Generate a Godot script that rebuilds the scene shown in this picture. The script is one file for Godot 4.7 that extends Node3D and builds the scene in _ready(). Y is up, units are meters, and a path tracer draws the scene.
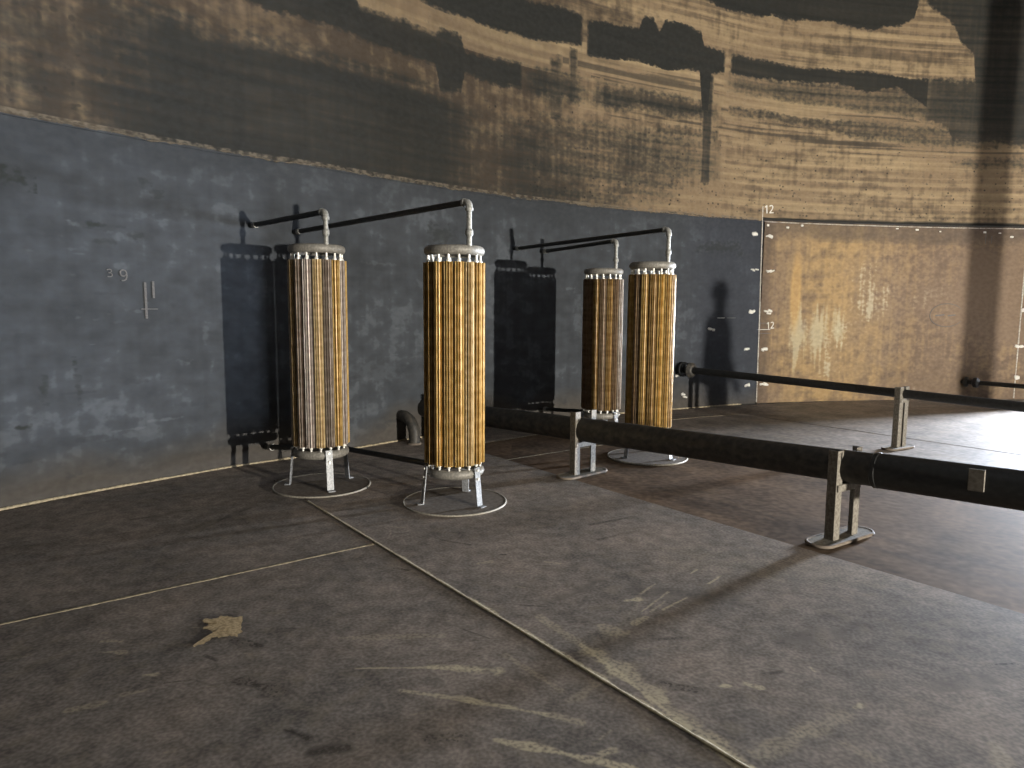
extends Node3D
# Inside of a steel storage tank. The wall is a circle round (CX, CZ); angles are degrees round that centre, heights are metres above the floor.
const CX := 8.79
const CZ := 3.03
const R := 14.79
const TOP := 9.5
const WALL_A0 := -150.0
const WALL_A1 := -80.0
const WALL_H := 6.7

var M := {}
var used := {}
var BANDS := [
	[0.55, 0.1, 0.04, [Vector3(-147.72, 3.89, 2.70), Vector3(-145.32, 4.00, 2.70), Vector3(-144.23, 3.96, 2.70)]],
	[0.88, 0.1, 0.05, [Vector3(-145.32, 3.93, 2.70), Vector3(-143.05, 3.90, 2.70), Vector3(-141.10, 3.86, 2.70), Vector3(-137.23, 3.90, 2.70), Vector3(-132.67, 3.86, 2.70), Vector3(-130.07, 3.83, 2.70), Vector3(-127.84, 3.83, 2.70)]],
	[0.5, 0.14, 0.06, [Vector3(-128.97, 3.82, 2.76), Vector3(-125.48, 3.78, 2.76), Vector3(-121.07, 3.91, 2.76), Vector3(-117.05, 3.91, 3.05), Vector3(-113.24, 3.80, 3.40)]],
	[0.92, 0.03, 0.03, [Vector3(-139.63, 4.53, 4.17), Vector3(-137.73, 4.52, 4.16), Vector3(-135.19, 4.60, 4.19), Vector3(-134.88, 4.47, 4.19), Vector3(-132.62, 4.47, 4.15), Vector3(-131.01, 4.45, 4.14), Vector3(-130.80, 4.52, 3.89), Vector3(-129.63, 4.56, 3.93), Vector3(-129.41, 4.42, 4.14), Vector3(-127.29, 4.43, 4.13), Vector3(-126.00, 4.44, 4.14)]],
	[0.6, 0.05, 0.05, [Vector3(-126.12, 4.42, 4.10), Vector3(-124.01, 4.44, 4.14), Vector3(-122.76, 4.46, 4.14), Vector3(-121.80, 4.48, 4.15)]],
	[0.97, 0.02, 0.02, [Vector3(-131.99, 5.39, 4.77), Vector3(-131.09, 5.26, 4.75), Vector3(-129.78, 5.26, 4.75), Vector3(-127.30, 5.22, 4.76), Vector3(-125.56, 5.20, 4.76), Vector3(-123.44, 5.23, 4.83), Vector3(-122.38, 5.22, 4.86)]],
	[0.97, 0.02, 0.02, [Vector3(-122.12, 5.18, 4.74), Vector3(-119.94, 5.22, 4.81), Vector3(-118.75, 5.24, 4.81), Vector3(-118.43, 5.41, 4.81), Vector3(-117.83, 5.43, 4.81), Vector3(-117.41, 5.27, 4.80), Vector3(-117.02, 5.42, 4.80), Vector3(-115.66, 5.45, 4.84), Vector3(-114.56, 5.40, 4.84), Vector3(-114.29, 5.22, 4.31), Vector3(-113.88, 5.23, 4.32), Vector3(-113.72, 5.22, 4.85), Vector3(-112.68, 5.19, 4.94)]],
	[0.92, 0.02, 0.02, [Vector3(-112.32, 5.19, 4.93), Vector3(-110.36, 5.19, 4.92), Vector3(-107.53, 5.17, 4.95), Vector3(-104.71, 5.17, 4.96), Vector3(-102.59, 5.18, 4.88), Vector3(-100.51, 5.14, 4.98), Vector3(-98.39, 5.13, 4.67)]],
	[0.5, 0.05, 0.03, [Vector3(-112.77, 4.94, 4.72), Vector3(-110.30, 4.92, 4.68), Vector3(-107.47, 4.95, 4.66), Vector3(-103.93, 4.97, 4.62), Vector3(-101.12, 4.97, 4.57), Vector3(-98.01, 4.95, 4.55)]],
	[0.5, 0.03, 0.03, [Vector3(-112.34, 4.45, 4.36), Vector3(-108.79, 4.45, 4.34), Vector3(-104.87, 4.40, 4.25), Vector3(-104.16, 4.42, 4.22), Vector3(-93.47, 4.35, 4.09)]],
	[0.45, 0.05, 0.03, [Vector3(-104.66, 4.44, 4.23), Vector3(-100.28, 4.43, 4.15), Vector3(-96.14, 4.38, 4.07)]],
	[0.95, 0.02, 0.05, [Vector3(-114.41, 6.62, 5.82), Vector3(-112.36, 6.73, 5.81), Vector3(-110.63, 6.81, 5.81), Vector3(-107.86, 6.93, 5.83), Vector3(-105.77, 7.01, 5.86), Vector3(-104.38, 7.06, 5.80), Vector3(-100.61, 7.17, 5.88), Vector3(-99.81, 7.19, 6.05), Vector3(-99.51, 7.20, 6.29)]],
	[0.85, 0.03, 0.03, [Vector3(-99.10, 7.20, 6.29), Vector3(-97.04, 7.20, 5.97), Vector3(-96.49, 7.20, 5.70), Vector3(-95.63, 7.20, 5.53), Vector3(-94.94, 7.20, 4.24), Vector3(-79.0, 7.20, 4.26)]],
	[0.72, 0.06, 0.05, [Vector3(-121.93, 4.42, 4.15), Vector3(-118.52, 4.43, 4.20), Vector3(-115.80, 4.45, 4.19), Vector3(-112.89, 4.46, 4.23)]],
	[0.8, 0.05, 0.02, [Vector3(-99.34, 5.15, 4.54), Vector3(-96.99, 5.15, 4.38), Vector3(-96.62, 5.15, 4.19), Vector3(-92.06, 5.16, 4.16), Vector3(-79.0, 5.19, 4.13)]],
	[0.5, 0.03, 0.03, [Vector3(-117.46, 4.03, 3.91), Vector3(-112.96, 4.09, 3.95)]],
	[0.42, 0.06, 0.05, [Vector3(-121.74, 3.82, 3.40), Vector3(-117.76, 3.90, 3.44), Vector3(-112.54, 3.94, 3.39)]],
	[0.75, 0.02, 0.02, [Vector3(-114.31, 4.85, 3.33), Vector3(-113.96, 4.86, 3.28), Vector3(-113.47, 4.85, 3.34)]],
	[0.7, 0.03, 0.03, [Vector3(-123.21, 4.76, 4.15), Vector3(-122.96, 4.77, 4.13), Vector3(-122.65, 4.79, 4.20)]],
	[0.6, 0.04, 0.03, [Vector3(-124.43, 4.58, 3.88), Vector3(-123.94, 4.60, 3.85), Vector3(-123.57, 4.62, 3.91)]],
	[0.5, 0.05, 0.03, [Vector3(-96.71, 3.94, 3.81), Vector3(-91.40, 3.94, 3.81), Vector3(-79.0, 3.94, 3.82)]],
]
var SAND := [
	[-0.206, -3.463, 0.934, -1.953, 0.030, 0.034, 0.90],
	[-0.848, -4.314, -0.206, -3.463, 0.022, 0.028, 0.80],
	[-1.526, -5.213, -0.848, -4.314, 0.010, 0.018, 0.60],
	[-0.646, -2.767, -0.293, -2.780, 0.013, 0.027, 0.68],
	[-0.335, -2.780, -0.058, -2.759, 0.040, 0.106, 0.95],
	[-0.432, -2.602, -0.153, -2.535, 0.026, 0.043, 0.74],
	[-0.153, -2.535, 0.131, -2.445, 0.043, 0.042, 0.94],
	[0.131, -2.445, 0.256, -2.397, 0.059, 0.046, 0.54],
	[-0.051, -2.292, 0.172, -2.223, 0.045, 0.043, 0.94],
	[0.172, -2.223, 0.396, -2.143, 0.043, 0.046, 0.95],
	[-0.773, -3.031, -0.322, -3.067, 0.058, 0.059, 0.34],
	[-1.827, -2.987, -1.747, -2.988, 0.035, 0.035, 0.54],
	[-1.778, -2.887, -1.675, -2.889, 0.042, 0.042, 0.54],
	[-1.493, -2.700, -1.449, -2.709, 0.038, 0.038, 0.81],
	[-1.640, -2.450, -1.538, -2.497, 0.042, 0.042, 0.47],
	[-1.489, -2.560, -1.427, -2.589, 0.037, 0.032, 0.41],
	[-2.136, -2.813, -2.060, -2.857, 0.027, 0.027, 0.27],
	[-1.746, -2.398, -1.725, -2.410, 0.018, 0.018, 0.27],
	[-0.022, -2.886, 0.198, -2.610, 0.042, 0.038, 0.34],
	[0.231, -2.540, 0.458, -2.766, 0.043, 0.046, 0.27],
	[0.453, -3.030, 0.668, -3.469, 0.072, 0.083, 0.16],
	[0.447, -3.160, 0.510, -3.109, 0.106, 0.118, 0.47],
	[0.594, -3.456, 0.658, -3.469, 0.050, 0.050, 0.94],
	[0.682, -3.546, 0.789, -3.681, 0.018, 0.018, 0.68],
	[0.647, -3.326, 0.836, -3.574, 0.016, 0.018, 0.68],
	[0.757, -3.351, 0.913, -3.498, 0.016, 0.016, 0.81],
	[0.585, -3.193, 0.655, -3.259, 0.046, 0.038, 0.68],
	[1.080, -3.686, 1.180, -3.803, 0.018, 0.018, 0.81],
	[1.017, -3.829, 1.067, -3.891, 0.018, 0.019, 0.81],
	[0.692, -3.327, 0.787, -3.447, 0.016, 0.016, 0.54],
	[0.572, -2.939, 0.736, -2.978, 0.014, 0.014, 0.34],
	[0.847, -2.214, 1.028, -2.328, 0.098, 0.125, 0.41],
	[1.028, -2.328, 1.265, -2.453, 0.114, 0.083, 0.34],
	[1.161, -2.272, 1.241, -2.192, 0.056, 0.053, 0.27],
	[0.839, -2.647, 0.867, -2.648, 0.032, 0.032, 0.94],
	[0.944, -2.664, 0.994, -2.635, 0.038, 0.038, 0.81],
	[1.306, -2.499, 1.335, -2.519, 0.037, 0.030, 0.81],
	[1.674, -2.278, 1.645, -2.171, 0.078, 0.074, 0.41],
	[0.307, -2.225, 0.350, -2.236, 0.054, 0.054, 0.81],
	[0.285, -2.268, 0.359, -2.349, 0.027, 0.022, 0.41],
	[1.133, -4.052, 1.983, -3.832, 0.574, 0.546, 0.14],
	[1.260, -2.793, 1.263, -2.761, 0.013, 0.013, 0.81],
	[-0.192, -3.962, -0.123, -3.995, 0.046, 0.038, 0.41],
	[0.203, -4.001, 0.289, -3.971, 0.029, 0.029, 0.54],
	[0.144, -3.262, 0.385, -2.848, 0.054, 0.082, 0.47],
	[0.390, -2.891, 0.578, -2.544, 0.110, 0.110, 0.68],
	[0.578, -2.544, 0.762, -2.162, 0.099, 0.085, 0.68],
	[0.312, -2.981, 0.757, -2.146, 0.035, 0.042, 0.94],
]
var DARK := [
	[-1.239, -3.005, -1.110, -2.960, 0.066, 0.064, 0.55],
	[-1.314, -2.867, -1.253, -2.825, 0.035, 0.034, 0.40],
	[-1.086, -2.667, -0.921, -2.595, 0.090, 0.075, 0.50],
	[-0.964, -2.552, -0.877, -2.582, 0.050, 0.050, 0.40],
	[-0.787, -2.336, -0.703, -2.291, 0.051, 0.050, 0.50],
	[-0.674, -2.214, -0.561, -2.237, 0.075, 0.077, 0.45],
	[-0.278, -2.295, -0.174, -2.308, 0.067, 0.067, 0.45],
	[-0.210, -2.534, -0.115, -2.549, 0.019, 0.019, 0.30],
	[-0.666, -3.889, -0.587, -3.860, 0.027, 0.027, 0.80],
	[-0.066, -4.114, -0.035, -4.114, 0.029, 0.029, 0.70],
	[0.547, -4.716, 0.871, -4.909, 0.056, 0.046, 0.45],
	[0.565, -4.402, 0.814, -4.570, 0.042, 0.043, 0.40],
	[-2.663, -4.756, -2.358, -5.006, 0.056, 0.059, 0.40],
	[-2.100, -4.591, -1.932, -5.146, 0.066, 0.072, 0.35],
	[0.608, -2.652, 0.731, -2.617, 0.077, 0.064, 0.50],
	[1.412, -3.044, 1.431, -3.025, 0.029, 0.029, 0.50],
	[1.136, -3.245, 1.202, -3.224, 0.030, 0.030, 0.50],
	[0.658, -3.033, 0.822, -3.055, 0.037, 0.037, 0.40],
	[1.998, -2.828, 2.154, -2.839, 0.014, 0.021, 0.80],
	[1.050, -2.734, 1.121, -2.759, 0.053, 0.053, 0.40],
	[-0.458, -4.381, -0.259, -4.289, 0.030, 0.030, 0.50],
	[-2.120, -4.346, -1.449, -4.671, 0.144, 0.110, 0.08],
	[0.495, -3.732, 0.255, -3.462, 0.070, 0.066, 0.20],
	[1.687, -2.629, 1.938, -2.707, 0.101, 0.104, 0.20],
	[1.274, -3.042, 1.597, -3.146, 0.146, 0.150, 0.15],
	[0.692, -3.598, 1.135, -3.477, 0.214, 0.206, 0.12],
]
var LUGS := [Vector2(-109.94, 2.641), Vector2(-108.78, 2.630), Vector2(-109.82, 2.085), Vector2(-108.73, 2.092), Vector2(-109.86, 1.445), Vector2(-108.70, 1.446), Vector2(-109.96, 0.874), Vector2(-108.79, 0.870), Vector2(-109.84, 0.296), Vector2(-108.78, 0.304), Vector2(-114.89, 0.198), Vector2(-112.97, 1.187), Vector2(-91.10, 0.904), Vector2(-91.05, 0.364), Vector2(-91.10, 1.488), Vector2(-115.37, 0.496)]

func numbered(called: String) -> String:
	if not used.has(called):
		used[called] = 0
		return called
	used[called] += 1
	return "%s_%03d" % [called, used[called]]

func tag(o: Node, label: String, category := "", group := "", kind := "") -> Node:
	if label: o.set_meta("label", label)
	if category: o.set_meta("category", category)
	if group: o.set_meta("group", group)
	if kind: o.set_meta("kind", kind)
	return o

func thing(called: String, label: String, category: String, at := Vector3.ZERO, group := "") -> Node3D:
	var o := Node3D.new()
	o.name = numbered(called)
	add_child(o)
	o.position = at
	tag(o, label, category, group)
	return o

func put(called: String, mesh: Mesh, m: Material, parent: Node, xf := Transform3D.IDENTITY) -> MeshInstance3D:
	var o := MeshInstance3D.new()
	o.name = called
	o.mesh = mesh
	o.material_override = m
	o.transform = xf
	o.cast_shadow = GeometryInstance3D.SHADOW_CASTING_SETTING_ON
	parent.add_child(o, true)
	return o

# ---------------------------------------------------------------- mesh building
func begin() -> SurfaceTool:
	var st := SurfaceTool.new()
	st.begin(Mesh.PRIMITIVE_TRIANGLES)
	return st

func tri(st: SurfaceTool, p: Array, n: Array, uv: Array = []) -> void:
	var order := [0, 1, 2]
	var a: Vector3 = p[0]
	var b: Vector3 = p[1]
	var c: Vector3 = p[2]
	var sum: Vector3 = n[0] + n[1] + n[2]
	if (c - a).cross(b - a).dot(sum) < 0.0: order = [0, 2, 1]
	for i in order:
		st.set_normal(n[i])
		if uv.size() > 0: st.set_uv(uv[i])
		st.add_vertex(p[i])

func quad(st: SurfaceTool, a: Vector3, b: Vector3, c: Vector3, d: Vector3, hint: Vector3) -> void:
	var n := (b - a).cross(c - a)
	if n.length() < 1e-12: n = (c - a).cross(d - a)
	n = n.normalized()
	if n.dot(hint) < 0.0: n = -n
	tri(st, [a, b, c], [n, n, n])
	tri(st, [a, c, d], [n, n, n])

func quad_n(st: SurfaceTool, p: Array, n: Array, uv: Array = []) -> void:
	if uv.size() > 0:
		tri(st, [p[0], p[1], p[2]], [n[0], n[1], n[2]], [uv[0], uv[1], uv[2]])
		tri(st, [p[0], p[2], p[3]], [n[0], n[2], n[3]], [uv[0], uv[2], uv[3]])
	else:
		tri(st, [p[0], p[1], p[2]], [n[0], n[1], n[2]])
		tri(st, [p[0], p[2], p[3]], [n[0], n[2], n[3]])

# a box with chamfered edges
func box(st: SurfaceTool, size: Vector3, bev: float, xf := Transform3D.IDENTITY) -> void:
	var h := size * 0.5
	bev = minf(bev, minf(h.x, minf(h.y, h.z)) * 0.8)
	var corner := func(sx: int, sy: int, sz: int, axis: int) -> Vector3:
		var v := Vector3(sx * (h.x - bev), sy * (h.y - bev), sz * (h.z - bev))
		if axis == 0: v.x = sx * h.x
		elif axis == 1: v.y = sy * h.y
		else: v.z = sz * h.z
		return xf * v
	var bs := xf.basis
	for s in [-1, 1]:
		quad(st, corner.call(s, -1, -1, 0), corner.call(s, 1, -1, 0), corner.call(s, 1, 1, 0), corner.call(s, -1, 1, 0), bs * Vector3(s, 0, 0))
		quad(st, corner.call(-1, s, -1, 1), corner.call(1, s, -1, 1), corner.call(1, s, 1, 1), corner.call(-1, s, 1, 1), bs * Vector3(0, s, 0))
		quad(st, corner.call(-1, -1, s, 2), corner.call(1, -1, s, 2), corner.call(1, 1, s, 2), corner.call(-1, 1, s, 2), bs * Vector3(0, 0, s))
		for t in [-1, 1]:
			quad(st, corner.call(s, t, -1, 0), corner.call(s, t, 1, 0), corner.call(s, t, 1, 1), corner.call(s, t, -1, 1), bs * Vector3(s, t, 0))
			quad(st, corner.call(s, -1, t, 0), corner.call(s, 1, t, 0), corner.call(s, 1, t, 2), corner.call(s, -1, t, 2), bs * Vector3(s, 0, t))
			quad(st, corner.call(-1, s, t, 1), corner.call(1, s, t, 1), corner.call(1, s, t, 2), corner.call(-1, s, t, 2), bs * Vector3(0, s, t))
			for u in [-1, 1]:
				var n: Vector3 = (bs * Vector3(s, t, u)).normalized()
				tri(st, [corner.call(s, t, u, 0), corner.call(s, t, u, 1), corner.call(s, t, u, 2)], [n, n, n])

# sweep a circle along a path; radii may change along it
func sweep(st: SurfaceTool, path: Array, radii: Array, seg := 16, caps := true, closed := false) -> void:
	var n := path.size()
	var rings := []
	var norms := []
	var up := Vector3.UP
	var last := Vector3.ZERO
	for i in n:
		var dir: Vector3
		if closed: dir = path[(i + 1) % n] - path[(i - 1 + n) % n]
		elif i == 0: dir = path[1] - path[0]
		elif i == n - 1: dir = path[n - 1] - path[n - 2]
		else: dir = (path[i + 1] - path[i]).normalized() + (path[i] - path[i - 1]).normalized()
		dir = dir.normalized()
		var x: Vector3
		if last == Vector3.ZERO:
			x = dir.cross(up)
			if x.length() < 0.05: x = dir.cross(Vector3.RIGHT)
		else:
			x = last - dir * last.dot(dir)
		x = x.normalized()
		last = x
		var y := dir.cross(x)
		var r: float = radii[mini(i, radii.size() - 1)]
		var ring := PackedVector3Array()
		var nn := PackedVector3Array()
		for k in seg:
			var a := TAU * k / seg
			var o := x * cos(a) + y * sin(a)
			ring.append(path[i] + o * r)
			nn.append(o)
		rings.append(ring)
		norms.append(nn)
	for i in (n if closed else n - 1):
		var j := (i + 1) % n
		for k in seg:
			var l := (k + 1) % seg
			quad_n(st, [rings[i][k], rings[i][l], rings[j][l], rings[j][k]], [norms[i][k], norms[i][l], norms[j][l], norms[j][k]])
	if caps and not closed:
		for e in [0, n - 1]:
			var d: Vector3 = (path[0] - path[1]) if e == 0 else (path[n - 1] - path[n - 2])
			d = d.normalized()
			for k in seg:
				tri(st, [path[e], rings[e][k], rings[e][(k + 1) % seg]], [d, d, d])

# a profile (radius, height) turned round an axis; sharp between rows
func lathe(st: SurfaceTool, prof: Array, seg := 24, xf := Transform3D.IDENTITY) -> void:
	for i in prof.size() - 1:
		var a: Vector2 = prof[i]
		var b: Vector2 = prof[i + 1]
		var t := b - a
		var nn := Vector2(t.y, -t.x).normalized()
		for k in seg:
			var c0 := Vector3(cos(TAU * k / seg), 0, sin(TAU * k / seg))
			var c1 := Vector3(cos(TAU * (k + 1) / seg), 0, sin(TAU * (k + 1) / seg))
			var n0: Vector3 = xf.basis * (c0 * nn.x + Vector3.UP * nn.y)
			var n1: Vector3 = xf.basis * (c1 * nn.x + Vector3.UP * nn.y)
			var p := [xf * (c0 * a.x + Vector3.UP * a.y), xf * (c1 * a.x + Vector3.UP * a.y), xf * (c1 * b.x + Vector3.UP * b.y), xf * (c0 * b.x + Vector3.UP * b.y)]
			if a.x > 1e-5: tri(st, [p[0], p[1], p[2]], [n0, n1, n1])
			if b.x > 1e-5: tri(st, [p[0], p[2], p[3]], [n0, n1, n0])

func along(dir: Vector3, at: Vector3) -> Transform3D:   # y axis along dir
	var y := dir.normalized()
	var x := y.cross(Vector3.UP)
	if x.length() < 0.01: x = Vector3.RIGHT
	x = x.normalized()
	return Transform3D(Basis(x, y, x.cross(y)), at)

# ---------------------------------------------------------------- the tank's circle
const OUT := [Vector2(-152, 0.07), Vector2(-147, 0.07), Vector2(-141, 0.0), Vector2(-136.5, -0.12), Vector2(-132, -0.07), Vector2(-126, 0.0), Vector2(-115, 0.0), Vector2(-109.6, 0.10), Vector2(-100, 0.02), Vector2(-90, 0.0), Vector2(-80, 0.0)]

func wp(deg: float, h: float, inward := 0.0) -> Vector3:   # the shell is a little out of round
	var a := deg_to_rad(deg)
	var rr := R - inward
	for i in OUT.size() - 1:
		if deg >= OUT[i].x and deg < OUT[i + 1].x: rr += lerpf(OUT[i].y, OUT[i + 1].y, smoothstep(0.0, 1.0, (deg - OUT[i].x) / (OUT[i + 1].x - OUT[i].x)))
	return Vector3(CX + rr * cos(a), h, CZ + rr * sin(a))

func inward(deg: float) -> Vector3:
	var a := deg_to_rad(deg)
	return Vector3(-cos(a), 0, -sin(a))

func wall_frame(deg: float, h: float, off := 0.0) -> Transform3D:   # z out of the wall into the tank, y up
	var z := inward(deg)
	var x := Vector3.UP.cross(z).normalized()
	return Transform3D(Basis(x, Vector3.UP, z), wp(deg, h, off))

func wuv(deg: float, h: float) -> Vector2:
	var u := (deg - WALL_A0) / (WALL_A1 - WALL_A0)
	if deg > WALL_A1: u = pingpong(1.0 + (deg - WALL_A1) / 58.0, 1.0)   # the unseen rest repeats the plates, mirrored
	return Vector2(u, 1.0 - h / WALL_H)

# a curved slab of the shell: its inner face at R - proud
func shell(a0: float, a1: float, h0: float, h1: float, proud := 0.0, thick := 0.16) -> ArrayMesh:
	var st := begin()
	var n := maxi(1, int(ceil((a1 - a0) / 1.2)))
	for i in n:
		var d0 := lerpf(a0, a1, float(i) / n)
		var d1 := lerpf(a0, a1, float(i + 1) / n)
		var n0 := inward(d0)
		var n1 := inward(d1)
		quad_n(st, [wp(d0, h0, proud), wp(d1, h0, proud), wp(d1, h1, proud), wp(d0, h1, proud)], [n0, n1, n1, n0], [wuv(d0, h0), wuv(d1, h0), wuv(d1, h1), wuv(d0, h1)])
		var o := proud - thick
		quad_n(st, [wp(d0, h0, o), wp(d1, h0, o), wp(d1, h1, o), wp(d0, h1, o)], [-n0, -n1, -n1, -n0], [wuv(d0, h0), wuv(d1, h0), wuv(d1, h1), wuv(d0, h1)])
		for h in [h0, h1]:
			var v := Vector3.UP if h == h1 else Vector3.DOWN
			quad_n(st, [wp(d0, h, proud), wp(d1, h, proud), wp(d1, h, o), wp(d0, h, o)], [v, v, v, v], [wuv(d0, h), wuv(d1, h), wuv(d1, h), wuv(d0, h)])
	for e in [a0, a1]:
		var s := inward(e).cross(Vector3.UP) * (1.0 if e == a0 else -1.0)
		if s.dot(wp(a0, 0) - wp(a1, 0)) * (1.0 if e == a0 else -1.0) < 0: s = -s
		var o := proud - thick
		quad_n(st, [wp(e, h0, proud), wp(e, h1, proud), wp(e, h1, o), wp(e, h0, o)], [s, s, s, s], [wuv(e, h0), wuv(e, h1), wuv(e, h1), wuv(e, h0)])
	return st.commit()

# ---------------------------------------------------------------- noise and textures
func noise_bytes(w: int, h: int, sd: int, freq: float, oct := 4, w2 := 0, h2 := 0) -> PackedByteArray:
	var f := FastNoiseLite.new()
	f.seed = sd
	f.noise_type = FastNoiseLite.TYPE_SIMPLEX_SMOOTH
	f.frequency = freq
	f.fractal_octaves = oct
	var im := f.get_image(w, h)
	if w2 > 0: im.resize(w2, h2, Image.INTERPOLATE_CUBIC)
	if im.get_format() != Image.FORMAT_L8: im.convert(Image.FORMAT_L8)
	return im.get_data()

func noise_tex(sd: int, freq: float, lo: Color, hi: Color, oct := 5) -> NoiseTexture2D:
	var f := FastNoiseLite.new()
	f.seed = sd
	f.frequency = freq
	f.fractal_octaves = oct
	var t := NoiseTexture2D.new()
	t.width = 256
	t.height = 256
	t.seamless = true
	t.noise = f
	var g := Gradient.new()
	g.offsets = PackedFloat32Array([0.25, 0.75])
	g.colors = PackedColorArray([lo, hi])
	t.color_ramp = g
	return t

func bump_tex(sd: int, freq: float, strength: float) -> NoiseTexture2D:
	var f := FastNoiseLite.new()
	f.seed = sd
	f.frequency = freq
	f.fractal_octaves = 4
	var t := NoiseTexture2D.new()
	t.width = 512
	t.height = 512
	t.seamless = true
	t.noise = f
	t.as_normal_map = true
	t.bump_strength = strength
	return t

func mat(lo: Color, hi: Color, rough: float, metal: float, scale := 3.0, sd := 1) -> StandardMaterial3D:
	var m := StandardMaterial3D.new()
	m.albedo_texture = noise_tex(sd, 0.02, lo, hi)
	m.uv1_triplanar = true
	m.uv1_scale = Vector3.ONE * scale
	m.roughness = rough
	m.metallic = metal
	return m

const TAN := Color(0.46, 0.395, 0.31)
const TAN_LIGHT := Color(0.57, 0.50, 0.385)
const BROWN := Color(0.215, 0.183, 0.148)
const SOOT := Color(0.118, 0.121, 0.112)
const SLATE := Color(0.240, 0.257, 0.279)
const SLATE_DARK := Color(0.165, 0.178, 0.192)

func band_at(pts: Array, deg: float) -> Vector2:    # (high, low) at this angle, or zero
	if deg < pts[0].x or deg > pts[-1].x: return Vector2.ZERO
	for i in pts.size() - 1:
		var a: Vector3 = pts[i]
		var b: Vector3 = pts[i + 1]
		if deg <= b.x:
			var t := (deg - a.x) / maxf(b.x - a.x, 1e-4)
			return Vector2(lerpf(a.y, b.y, t), lerpf(a.z, b.z, t))
	return Vector2.ZERO

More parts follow.
